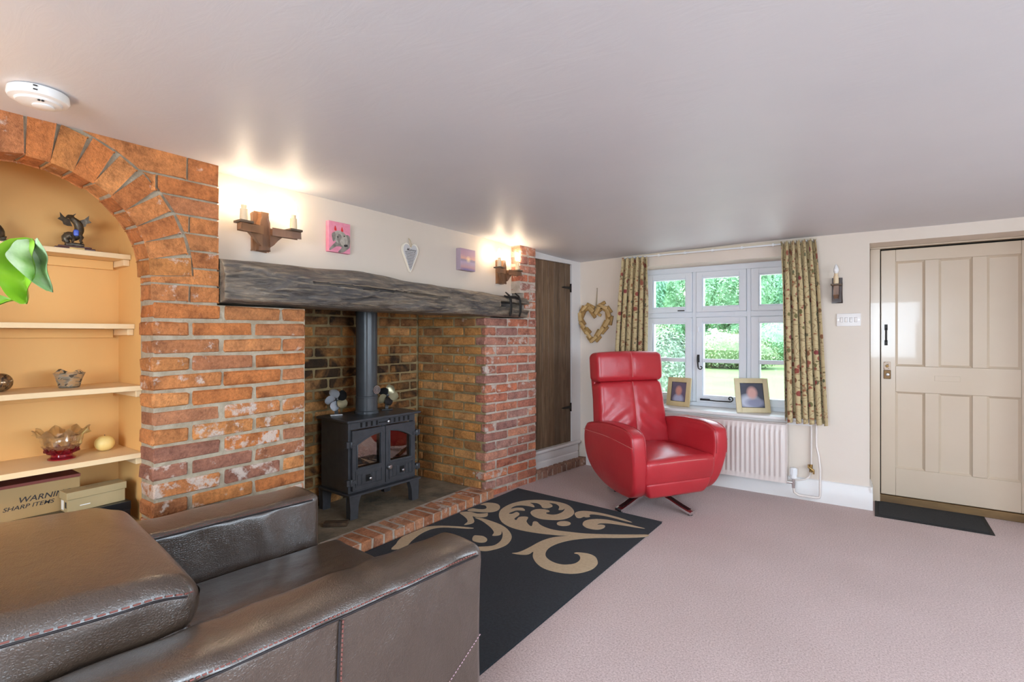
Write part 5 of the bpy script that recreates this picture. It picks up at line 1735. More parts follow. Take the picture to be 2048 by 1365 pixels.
def panelfn(p):
    q = Vector(p)
    k = (0.07 - q.z) / 0.14
    q.x *= 1.0 - 0.20 * max(0.0, k) ** 2
    q.y += 0.035 * k * k + wr(q, 6, 0.004, 5)
    return q


mb.rbox((0, -0.300, 0.212), (0.286, 0.055, 0.062), 0.026, (10, 2, 4), 4, panelfn)
mb.obj('front_panel', M_RED, red, smooth=60)


def lowfn(p):
    q = Vector(p)
    k = max(0.0, (0.03 - q.z) / 0.08)
    q.x *= 1.0 - 0.22 * k
    q.y = q.y * (1 - 0.10 * k)
    return q


mb = MB()
mb.rbox((0, -0.04, 0.196), (0.275, 0.290, 0.052), 0.045, (8, 8, 2), 4, lowfn)
mb.obj('seat_shell', M_RED, red, smooth=60)
# back: lower cushion and headrest, leaning back
TB = Matrix.Translation((0, 0.165, 0.40)) @ Matrix.Rotation(R(-9), 4, 'X')


def backfn(p):
    q = Vector(p)
    t = max(0.0, 1 - (q.x / 0.31) ** 2) * max(0.0, 1 - (q.z / 0.27) ** 2)
    if q.y < 0:
        q.y -= 0.020 * t
        # centre seam groove and soft creases fanning from it
        q.y += 0.010 * math.exp(-(q.x / 0.012) ** 2)
        cr = math.sin((q.z * 1.0 + abs(q.x) * 0.75) * 46 + 1.5 * math.sin(q.x * 9))
        q.y += 0.0045 * cr * math.exp(-((q.z + 0.08) / 0.15) ** 2) * min(1.0, abs(q.x) / 0.06) + wr(q, 5, 0.006, 2)
    wdt = 1.0 + 0.05 * (-q.z / 0.27)
    q.x *= wdt
    return q


mb = MB(TB)
mb.rbox((0, 0.045, 0.270), (0.318, 0.075, 0.262), 0.045, (40, 2, 40), 4, backfn)
bk = mb.obj('backrest', M_RED, red, smooth=60)
mb = MB(TB)
mb.tube([(0.0, -0.035 - 0.008 * math.sin(math.pi * i / 14), 0.03 + 0.49 * i / 14) for i in range(15)], 0.0020, 6)
mb.obj('seam', M_SEAM_RED, bk)


def headfn(p):
    q = Vector(p)
    t = max(0.0, 1 - (q.x / 0.32) ** 2) * max(0.0, 1 - (q.z / 0.12) ** 2)
    if q.y < 0:
        q.y -= 0.016 * t
        q.y += 0.006 * math.exp(-(q.x / 0.012) ** 2) + wr(q, 6, 0.003, 4)
    if q.z > 0:
        q.z += 0.010 * max(0.0, 1 - (q.x / 0.32) ** 2)
    return q


TH = Matrix.Translation((0, 0.165, 0.40)) @ Matrix.Rotation(R(-9), 4, 'X') @ Matrix.Translation((0, 0.035, 0.650)) @ Matrix.Rotation(R(4), 4, 'X')
mb = MB(TH)
mb.rbox((0, 0, 0), (0.318, 0.078, 0.118), 0.045, (30, 2, 10), 4, headfn)
hdr = mb.obj('headrest', M_RED, red, smooth=60)
mb = MB(TH)
mb.tube([(0.0, -0.083 - 0.008 * math.sin(math.pi * i / 10) * 0.6, -0.085 + 0.17 * i / 10) for i in range(11)] + [(0.0, -0.075, 0.108), (0.0, -0.05, 0.126), (0.0, 0.0, 0.129)], 0.0020, 6)
mb.obj('seam', M_SEAM_RED, hdr)
# back shell
mb = MB(TB)
mb.rbox((0, 0.135, 0.30), (0.29, 0.030, 0.30), 0.022, (4, 1, 4), 3, lambda p: Vector((p.x, p.y + 0.03 * (1 - (p.x / 0.3) ** 2) - 0.03, p.z)))
mb.obj('back_shell', M_RED, red, smooth=60)
# swivel column and chrome star
MB().lathe([(0.030, 0.055), (0.030, 0.135), (0.09, 0.137), (0.09, 0.147), (0.0, 0.147)], 24).obj('swivel_column', M_BLACK, red, smooth=40)
for k in range(4):
    a = R(72 + 90 * k - 57.6)
    Mx = Matrix.Translation((0.025, 0.016, 0)) @ Matrix.Rotation(a, 4, 'Z')
    mb = MB(Mx)
    pr = [(0.02, 0.100, 0.034), (0.10, 0.092, 0.032), (0.19, 0.070, 0.030), (0.28, 0.042, 0.030), (0.345, 0.025, 0.031), (0.372, 0.019, 0.029)]
    if k < 2:
        pr = [(r_ * 1.14, z, w) for r_, z, w in pr]
    vs, fs = [], []
    for r_, z, w in pr:
        for dx, dz in ((-w, -0.010), (-w, 0.006), (-w * 0.7, 0.012), (w * 0.7, 0.012), (w, 0.006), (w, -0.010)):
            vs.append((r_, dx, z + dz))
    for i in range(len(pr) - 1):
        for j in range(6):
            j2 = (j + 1) % 6
            fs.append((i * 6 + j, i * 6 + j2, (i + 1) * 6 + j2, (i + 1) * 6 + j))
    fs += [(5, 4, 3, 2, 1, 0), tuple((len(pr) - 1) * 6 + j for j in range(6))]
    mb.add(vs, fs)
    lg = mb.obj('star_leg', M_CHROME, red, smooth=40)
    mb = MB(Mx)
    vs, fs = [], []
    for r_, z, w in pr[1:-1]:
        vs += [(r_, -w * 0.62, z + 0.0135), (r_, w * 0.62, z + 0.0135), (r_, w * 0.62, z + 0.010), (r_, -w * 0.62, z + 0.010)]
    for i in range(len(pr) - 3):
        for j in range(4):
            j2 = (j + 1) % 4
            fs.append((i * 4 + j, i * 4 + j2, (i + 1) * 4 + j2, (i + 1) * 4 + j))
    fs += [(3, 2, 1, 0), tuple((len(pr) - 3) * 4 + j for j in range(4))]
    mb.add(vs, fs)
    mb.obj('leg_inlay', mat('leg_inlay_dark', (0.03, 0.012, 0.012), 0.2) if k == 0 else bpy.data.materials['leg_inlay_dark'], lg)
    MB(Mx).tube([(0.35, 0, 0.0008), (0.35, 0, 0.016)], 0.018, 12).obj('glide', M_BLACK, lg)

# ================================================================== DARK BROWN ARMCHAIR (foreground)
# local: x to the right, y forwards, origin under the outer front corner of the near arm
bro = thing('leather_armchair', 'dark brown leather armchair with red-brown stitching in the foreground', 'armchair', (-1.037, 1.317, 0), R(-6.3))


def armb(name, x0, x1, y0, y1, zt, seed):
    cx, cy, cz = (x0 + x1) / 2, (y0 + y1) / 2, (0.055 + zt) / 2
    hx, hy, hz = (x1 - x0) / 2, (y1 - y0) / 2, (zt - 0.055) / 2

    def fn(p):
        q = Vector(p)
        top = max(0.0, (q.z - (hz - 0.08)) / 0.08)
        q.z += 0.010 * top * max(0.0, 1 - (q.x / hx) ** 2)
        # dimples across the top and drapery folds down the sides
        cre = math.sin((q.y + 0.25 * q.x) * 38 + 2.5 * noise.noise(Vector((q.y * 5 + seed, q.x * 4, 0))))
        q.z += 0.0036 * top * cre * (0.5 + 0.5 * noise.noise(Vector((q.y * 3, seed, 0))))
        side = 1.0 if abs(q.x) > hx * 0.8 else 0.0
        s_ = 1 if q.x > 0 else -1
        k = min(1.0, max(0.0, (hz - q.z) / 0.05)) * math.exp(-max(0.0, (hz - q.z)) / 0.28)
        fo = noise.noise(Vector((q.y * 9 + q.z * 2.2, seed + 5, q.z * 0.8)))
        q.x += s_ * side * (0.022 * fo * k + 0.006 * max(0.0, 1 - (q.y / hy) ** 2))
        return q
    mb = MB()
    mb.rbox((cx, cy, cz), (hx, hy, hz), 0.030, (6, 60, 24), 4, fn)
    return mb.obj(name, M_BROWN, bro, smooth=60)


nearm = armb('arm', -0.192, 0.0, -1.06, 0.0, 0.620, 1.0)
farm = armb('arm', -1.100, -0.894, -1.02, -0.080, 0.620, 4.0)


def stitch(pts, par, side, r_=0.0022, pitch=0.011):
    """seam welt with a running stitch beside it"""
    mb = MB()
    mb.tube(pts, 0.0030, 6)
    w = mb.obj('seam_welt', M_SEAM_DK, par, smooth=60)
    L = [Vector(p) for p in pts]
    mb = MB()
    acc = 0.0
    for a, b_ in zip(L[:-1], L[1:]):
        d = (b_ - a)
        n_ = max(1, int(d.length / pitch))
        for i in range(n_):
            p = a + d * ((i + 0.15) / n_) + Vector(side)
            q = a + d * ((i + 0.80) / n_) + Vector(side)
            mb.tube([p, q], r_, 5)
    mb.obj('stitching', M_STITCH, par)['kind'] = 'stuff'
    return w


# near arm: seam along the outer top edge, then down the front corner; inner seam
stitch([(0.004, -1.04, 0.594), (0.007, -0.80, 0.596), (0.008, -0.5, 0.597), (0.007, -0.25, 0.596), (0.003, -0.04, 0.595), (-0.008, -0.008, 0.592)], nearm, (-0.004, 0.0, 0.008))
stitch([(-0.186, -1.04, 0.606), (-0.190, -0.5, 0.608), (-0.187, -0.05, 0.605)], nearm, (0.003, 0, 0.006), 0.0016)
stitch([(0.006, -0.515, 0.590), (0.0075, -0.520, 0.50), (0.0065, -0.524, 0.35), (0.004, -0.526, 0.08)], nearm, (0.002, 0.008, 0))
mb = MB()
for i in range(46):
    t0, t1 = i / 46, (i + 0.55) / 46
    f_ = lambda t: Vector((0.0035 + 0.002 * math.sin(math.pi * t), -0.02 - 0.40 * t, 0.34 - 0.26 * t))
    mb.tube([f_(t0), f_(t1)], 0.0016, 5)
mb.obj('stitching', mat('stitching_pale_mauve', (0.42, 0.26, 0.30), 0.7), nearm)['kind'] = 'stuff'
stitch([(-0.888, -0.98, 0.606), (-0.885, -0.5, 0.608), (-0.889, -0.12, 0.605)], farm, (-0.004, 0, 0.006), 0.0012)
# seat
mb = MB()


def bseat(p):
    q = Vector(p)
    if q.z > 0:
        t = max(0.0, 1 - (q.x / 0.36) ** 2) * max(0.0, 1 - (q.y / 0.42) ** 2)
        q.z += 0.022 * t + 0.003 * noise.fractal(Vector((q.x * 9, q.y * 4, 2)), 1.0, 2.0, 4)
        q.z -= 0.0035 * abs(noise.noise(Vector((q.x * 26 + q.y * 5, q.y * 2.2, 1.0)))) ** 0.5 * t
    return q


mb.rbox((-0.543, -0.405, 0.325), (0.348, 0.405, 0.095), 0.040, (44, 44, 2), 4, bseat)
mb.obj('seat', M_BROWN, bro, smooth=60)
MB().rbox((-0.543, -0.45, 0.140), (0.346, 0.42, 0.080), 0.02, (2, 2, 1), 2).obj('seat_base', M_BROWN, bro, smooth=60)
# backrest and folded-out headrest
TBk = Matrix.Translation((-0.543, -0.86, 0.42)) @ Matrix.Rotation(R(10), 4, 'X')
mb = MB(TBk)
mb.rbox((0, 0, 0.075), (0.344, 0.12, 0.125), 0.05, (8, 3, 3), 4)
br = mb.obj('backrest', M_BROWN, bro, smooth=60)
TH2 = Matrix.Translation((-0.556, -1.035, 0.672)) @ Matrix.Rotation(R(-2), 4, 'X') @ Matrix.Rotation(R(1.5), 4, 'Y')


def hd2(p):
    q = Vector(p)
    t = max(0.0, 1 - (q.x / 0.37) ** 2) * max(0.0, 1 - (q.y / 0.30) ** 2)
    if q.z > 0:
        q.z += 0.032 * t ** 0.7
        fold = math.sin((q.y * 1.0 - q.x * 0.25) * 60 + 2 * noise.noise(q * 6))
        q.z += 0.0040 * fold * max(0.0, (q.y - 0.10) / 0.18) * max(0.0, (-q.x + 0.1) / 0.4)
    # front corner drawn in
    fy = max(0.0, (q.y - 0.16) / 0.13)
    q.z -= 0.030 * fy * fy * (1 if q.z > 0 else -0.6)
    q.x -= 0.02 * fy * fy * (q.x / 0.37)
    dim = noise.noise(Vector((q.x * 6, q.y * 10, q.z * 10)))
    if q.x > 0.3:
        q.x += 0.008 * dim
    return q


mb = MB(TH2)
mb.rbox((0, 0, 0), (0.362, 0.290, 0.076), 0.052, (40, 40, 4), 5, hd2)
hd = mb.obj('headrest', M_BROWN, bro, smooth=60)
pts = []
for i in range(25):
    q = hd2(Vector((0.3595, -0.26 + 0.50 * i / 24, 0.040)))
    pts.append(TH2 @ q)
arcp = [TH2 @ hd2(Vector((0.347, 0.263, 0.040))), TH2 @ hd2(Vector((0.325, 0.280, 0.038))), TH2 @ hd2(Vector((0.28, 0.288, 0.035)))]
stitch([tuple(p) for p in pts + arcp], hd, (0.001, 0, 0.007))
# outer back and feet
MB().rbox((-0.549, -1.13, 0.33), (0.545, 0.065, 0.275), 0.03, (2, 1, 2), 3).obj('outer_back', M_BROWN, bro, smooth=60)
for x, y in ((-0.08, -0.08), (-1.0, -0.16), (-0.08, -1.0), (-1.0, -1.0)):
    MB().lathe([(0.022, 0.0008), (0.026, 0.03), (0.026, 0.062)], 16, (x, y, 0)).obj('foot', M_STEEL, bro, smooth=40)
# ================================================================== ALCOVE SHELVES AND WHAT STANDS ON THEM
SH = [('top shelf of the alcove, under the arch', 1.662, -2.760), ('second shelf of the alcove from the top', 1.348, -2.715), ('third shelf of the alcove from the top', 1.078, -2.622), ('deep lowest shelf of the alcove above the boxes', 0.785, -2.622)]
for lb, z, xf in SH:
    s_ = thing('alcove_shelf', 'cream painted ' + lb, 'shelf', (AX0, (AY0 + AY1) / 2, z - 0.022), 0, 'alcove shelves')
    MB().box(0.0008, xf - AX0, -(AY1 - AY0) / 2 + 0.0008, (AY1 - AY0) / 2 - 0.0008, 0.0, 0.022).obj('board', M_SHELF, s_, bevel=0.002)
    for sy in (-1, 1):
        y = sy * ((AY1 - AY0) / 2 - 0.0125)
        MB().box(0.001, xf - AX0 - 0.015, y - 0.0117, y + 0.0117, -0.028, -0.0004).obj('batten', M_SHELF, s_, bevel=0.002)
    MB().box(0.0008, 0.018, -(AY1 - AY0) / 2 + 0.026, (AY1 - AY0) / 2 - 0.026, -0.04, -0.0004).obj('rear_batten', M_ALCOVE, s_, bevel=0.002)
# boxed-in base of the alcove
struct(MB().box(AX0 + 0.0008, XF - JAMB_D - 0.004, AY0 + 0.0008, AY1 - 0.0008, 0.0, 0.482).obj('trim_7', mat('alcove_base_paint', (0.50, 0.36, 0.18), 0.6)), 'boxed-in base of the alcove')

# ---- dragon statuettes
M_BRONZE = mat('dragon_bronze', (0.045, 0.034, 0.026), 0.35, metal=0.35, c2=(0.12, 0.09, 0.055), vs=50, bump=0.5, bs=90, bd=0.003)
M_MAHOG = mat('plinth_mahogany', (0.085, 0.022, 0.014), 0.25, coat=0.4)
M_GEM = mat('gem_blue', (0.06, 0.12, 0.55), 0.08, coat=0.6)
dr = thing('dragon_statuette', 'dark winged dragon statuette with a blue gem on the top shelf', 'statuette', (-2.822, 0.738, 1.6625), R(82))
Mb = MB()
Mb.box(-0.068, 0.068, -0.032, 0.032, 0.0, 0.010)
pb = Mb.obj('plinth', M_MAHOG, dr, bevel=0.003)
MB().box(-0.056, 0.056, -0.026, 0.026, 0.0104, 0.017).obj('plinth_top', M_MAHOG, dr, bevel=0.002)
MB().box(-0.020, 0.030, -0.0345, -0.0322, 0.002, 0.009).obj('name_plate', M_BRASS, dr)
mb = MB()
mb.rbox((0.0, 0, 0.024), (0.032, 0.020, 0.008), 0.006, (3, 2, 1), 2, lambda p: p + Vector((0, 0, 0.003 * noise.noise(p * 90))))
mb.obj('rock', M_BRONZE, dr, smooth=50)
mb = MB()
body = smooth_loop([(-0.022, -0.004, 0.032), (-0.030, 0.0, 0.050), (-0.018, 0.004, 0.064), (0.000, 0.004, 0.060), (0.010, 0.0, 0.075), (0.016, 0.0, 0.095), (0.010, 0.0, 0.118), (-0.004, -0.004, 0.132), (-0.012, -0.012, 0.140)], 4, False)
rad = [0.005 + 0.013 * math.sin(math.pi * min(1.0, 0.12 + 0.80 * i / (len(body) - 1))) for i in range(len(body))]
mb.tube(body, rad, 10)
mb.tube([(0.006, -0.004, 0.07), (-0.008, -0.014, 0.062), (-0.004, -0.018, 0.045), (-0.010, -0.022, 0.034)], [0.009, 0.007, 0.005, 0.006], 8)
mb.tube([(0.014, -0.004, 0.075), (0.024, -0.012, 0.058), (0.018, -0.018, 0.042), (0.022, -0.020, 0.034)], [0.009, 0.007, 0.005, 0.006], 8)
mb.obj('body', M_BRONZE, dr, smooth=60)
mb = MB()
mb.tube([(-0.002, 0.0, 0.128), (-0.012, -0.010, 0.142), (-0.022, -0.022, 0.140), (-0.030, -0.030, 0.134)], [0.010, 0.011, 0.008, 0.003], 8)
for sy in (-1, 1):
    mb.tube([(-0.006, sy * 0.005, 0.148), (0.004, sy * 0.010, 0.158)], [0.003, 0.0008], 6)
mb.obj('head', M_BRONZE, dr, smooth=60)
for sx in (-1, 1):
    tip = [(0.006, 0.105), (0.016, 0.132), (0.034, 0.140), (0.048, 0.156), (0.047, 0.138), (0.056, 0.128), (0.040, 0.120), (0.036, 0.108), (0.022, 0.104)]
    mb = MB()
    mb.prism([(sx * p, q) for p, q in tip], lambda a, z, d: (a, 0.006 + d - abs(a) * 0.3, z), 0.0, 0.003)
    mb.obj('wing', M_BRONZE, dr, bevel=0.0008, bseg=1)
mb = MB()
mb.tube([(-0.022, -0.002, 0.034), (-0.036, 0.004, 0.040), (-0.038, 0.006, 0.058), (-0.030, 0.004, 0.066), (-0.034, 0.0, 0.074)], [0.007, 0.006, 0.005, 0.003, 0.001], 8)
mb.obj('tail', M_BRONZE, dr, smooth=60)
MB().rbox((0.004, -0.016, 0.075), (0.0095, 0.007, 0.014), 0.0065, (1, 1, 1), 3).obj('gem', M_GEM, dr, smooth=60)
fg = thing('dark_statuette', 'dark statuette cut off by the left edge on the top shelf', 'statuette', (-2.825, 0.478, 1.6625), R(82))
MB().rbox((0, 0, 0.006), (0.05, 0.030, 0.006), 0.003, (2, 2, 1), 2).obj('base', M_BRONZE, fg, smooth=40)
MB().tube(smooth_loop([(0.0, 0, 0.010), (0.02, 0, 0.035), (0.012, 0, 0.065), (0.0, -0.004, 0.085), (-0.010, -0.010, 0.094)], 4, False), [0.026, 0.027, 0.026, 0.025, 0.024, 0.023, 0.022, 0.020, 0.018, 0.016, 0.014, 0.012, 0.011, 0.010, 0.009, 0.008, 0.005], 12).obj('figure', M_BRONZE, fg, smooth=60)
MB().tube([(0.02, -0.01, 0.016), (0.042, -0.012, 0.018), (0.046, -0.012, 0.026)], [0.007, 0.006, 0.002], 8).obj('foot', M_BRONZE, fg, smooth=60)

# ---- glass dish with painted leaves (third shelf)
def real_glass(name, c, rough=0.03, tr=1.0):
    return mat(name, c, rough, trans=tr, ior=1.46)


M_CLEAR = glass_mat('crystal_clear', (0.97, 0.95, 0.92), 0.14, 0.03)
M_RUBY = real_glass('crystal_ruby', (0.55, 0.03, 0.05), 0.04, 0.75)
m, nt, b = nodes_of('glass_dish_printed')
f_ = ramp(nt, noise_n(nt, coords(nt, 'Object', (1, 1, 2.2)), 24, 2, 0.5, 1.0), [(0.55, 0.0), (0.60, 1.0)])
nt.links.new(mixc(nt, f_, (1.0, 0.88, 0.68), (0.08, 0.06, 0.04)), b.inputs['Base Color'])
nt.links.new(math_n(nt, 'SUBTRACT', 0.85, math_n(nt, 'MULTIPLY', f_, 0.85)), b.inputs['Transmission Weight'])
b.inputs['Roughness'].default_value = 0.08
mb = MB()
sq = lambda r_, z, t: [(r_ * (1 + 0.10 * math.cos(4 * q)) * math.cos(q), r_ * (1 + 0.10 * math.cos(4 * q)) * math.sin(q), z + t * max(0.0, math.cos(2 * q - 0.9)) ** 2) for q in [i * math.pi / 16 for i in range(32)]]
rings = [sq(0.030, 0.0, 0), sq(0.033, 0.004, 0), sq(0.040, 0.035, 0), sq(0.050, 0.062, 0.016), sq(0.046, 0.062, 0.016), sq(0.036, 0.035, 0), sq(0.029, 0.008, 0)]
vs = [p for r_ in rings for p in r_]
fs = [(i * 32 + k, i * 32 + (k + 1) % 32, (i + 1) * 32 + (k + 1) % 32, (i + 1) * 32 + k) for i in range(len(rings) - 1) for k in range(32)]
fs += [tuple(range(31, -1, -1)), tuple(6 * 32 + k for k in range(32))]
mb.add(vs, fs)
gd = tag(mb.obj('glass_dish', m, smooth=60), 'small flared glass dish with dark leaf print on the third shelf', 'dish')
gd.location = (-2.765, 0.706, 1.0785)
# ---- mirrored ornamental ball
ob = thing('ornament_ball', 'dark patterned glass ball on the third shelf at the picture edge', 'ornament', (-2.775, 0.500, 1.0785))
m, nt, b = nodes_of('mottled_glass_ball')
f_ = ramp(nt, noise_n(nt, coords(nt, 'Object', (1, 1, 1)), 26, 3, 0.6, 1.5), [(0.35, (0.03, 0.02, 0.015)), (0.5, (0.30, 0.17, 0.07)), (0.58, (0.05, 0.035, 0.03)), (0.7, (0.62, 0.48, 0.28))])
nt.links.new(f_, b.inputs['Base Color'])
b.inputs['Roughness'].default_value = 0.12
b.inputs['Metallic'].default_value = 0.4
MB().rbox((0, 0, 0.036), (0.036, 0.036, 0.036), 0.0355, (1, 1, 1), 6).obj('ball', m, ob, smooth=60)
MB().tube([(0.034 * math.cos(q * 0.3 - 1.2), 0.034 * math.sin(q * 0.3 - 1.2), 0.030 + 0.008 * math.sin(q * 0.35)) for q in range(12)], 0.0022, 6).obj('band', M_STEEL, ob)

# ---- cut crystal bowl with a red foot
cb = thing('crystal_bowl', 'cut crystal bowl with ruby red foot on the lowest shelf', 'bowl', (-2.765, 0.682, 0.7855))
NQ = 48


def ring(r_, z, sc=0.0, n_=12, ph=0.0, zsc=0.0):
    return [((r_ * (1 + sc * math.cos(n_ * q + ph))) * math.cos(q), (r_ * (1 + sc * math.cos(n_ * q + ph))) * math.sin(q), z + zsc * math.cos(8 * q)) for q in [2 * math.pi * i / NQ for i in range(NQ)]]


def ringmesh(rs):
    vs = [p for r_ in rs for p in r_]
    fs = [(i * NQ + k, i * NQ + (k + 1) % NQ, (i + 1) * NQ + (k + 1) % NQ, (i + 1) * NQ + k) for i in range(len(rs) - 1) for k in range(NQ)]
    fs += [tuple(range(NQ - 1, -1, -1)), tuple((len(rs) - 1) * NQ + k for k in range(NQ))]
    return vs, fs


mb = MB()
mb.add(*ringmesh([ring(0.046, 0.0), ring(0.047, 0.004), ring(0.036, 0.012), ring(0.034, 0.020, 0.03), ring(0.058, 0.040, 0.05, 12, 0, 0.012), ring(0.052, 0.041, 0.05, 12, 0, 0.012), ring(0.028, 0.024)]))
mb.obj('foot', M_RUBY, cb, smooth=25)
mb = MB()
mb.add(*ringmesh([ring(0.054, 0.0425, 0.04, 12), ring(0.064, 0.060, 0.05, 12), ring(0.066, 0.078, 0.05, 12, math.pi), ring(0.070, 0.096, 0.05, 12), ring(0.092, 0.116, 0.05, 16, 0, 0.012), ring(0.087, 0.118, 0.05, 16, 0, 0.012), ring(0.062, 0.096, 0.03, 12), ring(0.058, 0.078), ring(0.055, 0.060), ring(0.044, 0.046)]))
mb.obj('bowl', M_CLEAR, cb, smooth=20)
# ---- pale ball-shaped candle
cd = thing('ball_candle', 'pale yellow ball candle on the lowest shelf near the brick jamb', 'candle', (-2.800, 0.838, 0.7855))
MB().rbox((0, 0, 0.033), (0.036, 0.036, 0.033), 0.0325, (1, 1, 1), 6).obj('wax', mat('wax_yellow', (0.86, 0.62, 0.22), 0.45), cd, smooth=60)
MB().tube([(0, 0, 0.065), (0.001, 0, 0.071)], 0.0012, 5).obj('wick', M_INK, cd)

# ---- boxes under the lowest shelf
M_CARD = mat('cardboard_brown', (0.42, 0.27, 0.12), 0.8, c2=(0.38, 0.24, 0.10), vs=4)
M_KRAFT = mat('shoebox_kraft', (0.44, 0.33, 0.17), 0.75, c2=(0.40, 0.30, 0.15), vs=5)
M_BLKBOX = mat('black_card', (0.012, 0.011, 0.011), 0.28, coat=0.2)
cbx = thing('cardboard_box', 'large brown cardboard box with black warning print under the shelves', 'box', (-2.815, 0.42, 0.4825))
bo = Vector((2.815, -0.42, -0.4825))
MB(Matrix.Translation(bo)).box(-2.90, -2.735, 0.14, 0.735, 0.4825, 0.7055).obj('carton', M_CARD, cbx, bevel=0.003)
MB(Matrix.Translation(bo)).box(-2.9, -2.732, 0.14, 0.735, 0.706, 0.718).obj('flap_edge', mat('box_maroon_tape', (0.20, 0.045, 0.03), 0.6), cbx, bevel=0.001)
RT2 = Matrix.Translation(bo) @ Matrix.Translation((-2.7345, 0.540, 0.642)) @ RT
text_mesh('WARNING', 0.030, 'warning_print', M_INK, cbx, RT2 @ Matrix.Scale(1.12, 4, (1, 0, 0)), 0.25)
RT2 = Matrix.Translation(bo) @ Matrix.Translation((-2.7345, 0.497, 0.618)) @ RT
text_mesh('SHARP ITEMS', 0.022, 'warning_print', M_INK, cbx, RT2 @ Matrix.Scale(1.18, 4, (1, 0, 0)), 0.25)
bb = thing('black_box', 'flat glossy black box below the shoe box', 'box', (-2.69, 0.705, 0.4825))
MB().box(-0.040, 0.048, -0.185, 0.178, 0.0, 0.062).obj('tray', M_BLKBOX, bb, bevel=0.002)
MB().box(-0.042, 0.050, -0.187, 0.180, 0.0624, 0.098).obj('lid', M_BLKBOX, bb, bevel=0.002)
sb = thing('shoe_box', 'tan shoe box with a lid standing on the black box', 'box', (-2.695, 0.770, 0.5810), R(4))
MB().box(-0.036, 0.034, -0.100, 0.100, 0.0, 0.052).obj('tray', M_KRAFT, sb, bevel=0.002)
MB().box(-0.040, 0.038, -0.104, 0.104, 0.0524, 0.082).obj('lid', M_KRAFT, sb, bevel=0.002)
MB().box(0.0341, 0.0346, -0.06, -0.025, 0.020, 0.0235).obj('label_strip', mat('label_white', (0.8, 0.78, 0.74), 0.6), sb)
MB().box(-0.028, -0.004, -0.1006, -0.1001, 0.008, 0.046).obj('end_label', bpy.data.materials['label_white'], sb)
MB().box(0.008, 0.022, -0.1006, -0.1001, 0.018, 0.042).obj('end_label', M_INK, sb)
text_mesh('ECCO', 0.016, 'lid_print', mat('lid_print_brown', (0.22, 0.15, 0.07), 0.7), sb, Matrix.Translation((-0.004, -0.026, 0.0826)) @ Matrix.Rotation(R(90), 4, 'Z'))

# ================================================================== FLOOR LAMP (outside the picture, left)
fl_ = thing('floor_lamp', 'brass floor lamp with a cream shade beside the alcove', 'lamp', (-2.16, -0.20, 0))
MB().lathe([(0.13, 0.0008), (0.13, 0.012), (0.10, 0.022), (0.02, 0.032), (0.012, 0.05)], 32).obj('base', M_BRASS, fl_, smooth=40)
MB().tube([(0, 0, 0.04), (0, 0, 1.10)], 0.011, 12).obj('pole', M_BRASS, fl_, smooth=40)
m, nt, b = nodes_of('lamp_shade_linen')
b.inputs['Base Color'].default_value = (0.85, 0.72, 0.52, 1)
b.inputs['Roughness'].default_value = 0.9
b.inputs['Transmission Weight'].default_value = 0.0
tl = N(nt, 'ShaderNodeBsdfTranslucent')
tl.inputs[0].default_value = (0.90, 0.74, 0.50, 1)
mx = N(nt, 'ShaderNodeMixShader')
mx.inputs[0].default_value = 0.6
nt.links.new(b.outputs[0], mx.inputs[1])
nt.links.new(tl.outputs[0], mx.inputs[2])
nt.links.new(mx.outputs[0], nt.nodes['Material Output'].inputs[0])
mb = MB()
mb.grid(lambda u, w: ((0.155 - 0.045 * w) * math.cos(2 * math.pi * u), (0.155 - 0.045 * w) * math.sin(2 * math.pi * u), 1.16 + 0.17 * w), 40, 2, close_u=True)
mb.obj('shade', m, fl_, smooth=60)
MB().lathe([(0.012, 1.10), (0.012, 1.13), (0.022, 1.15), (0.026, 1.17), (0.018, 1.20), (0, 1.205)], 16).obj('bulb', mat('lamp_bulb_lit', (1, 0.9, 0.7), 0.4, emit=(1.0, 0.72, 0.40), es=14.0), fl_, smooth=60)
light('floor_lamp_bulb', 'POINT', (-2.16, -0.20, 1.235), 11.0, (1.0, 0.70, 0.40), radius=0.05)

# ================================================================== POTTED PLANT (pot outside the picture, one leaf reaches in)
M_LEAF = None
m, nt, b = nodes_of('leaf_fresh_green')
f_ = ramp(nt, noise_n(nt, coords(nt, 'Object', (1, 1, 1)), 9, 3), [(0.35, (0.17, 0.38, 0.015)), (0.65, (0.33, 0.55, 0.04))])
nt.links.new(f_, b.inputs['Base Color'])
b.inputs['Roughness'].default_value = 0.32
b.inputs['Transmission Weight'].default_value = 0.0
b.inputs['Coat Weight'].default_value = 0.2
M_LEAF = m
M_LEAFU = mat('leaf_pale_underside', (0.24, 0.42, 0.14), 0.3, c2=(0.66, 0.74, 0.56), vs=22)
pt = thing('potted_plant', 'potted plant whose bright green leaf reaches in at the left edge', 'plant', (-1.10, -0.36, 0))
MB().lathe([(0.085, 0.0008), (0.12, 0.16), (0.13, 0.22), (0.135, 0.225), (0.135, 0.25), (0.122, 0.25), (0.115, 0.21), (0, 0.21)], 32).obj('pot', mat('terracotta', (0.42, 0.17, 0.09), 0.8, bump=0.2, bs=60), pt, smooth=35)
M_STEM = mat('plant_stem_green', (0.20, 0.30, 0.08), 0.6)
PO = Vector((-1.10, -0.36, 0))


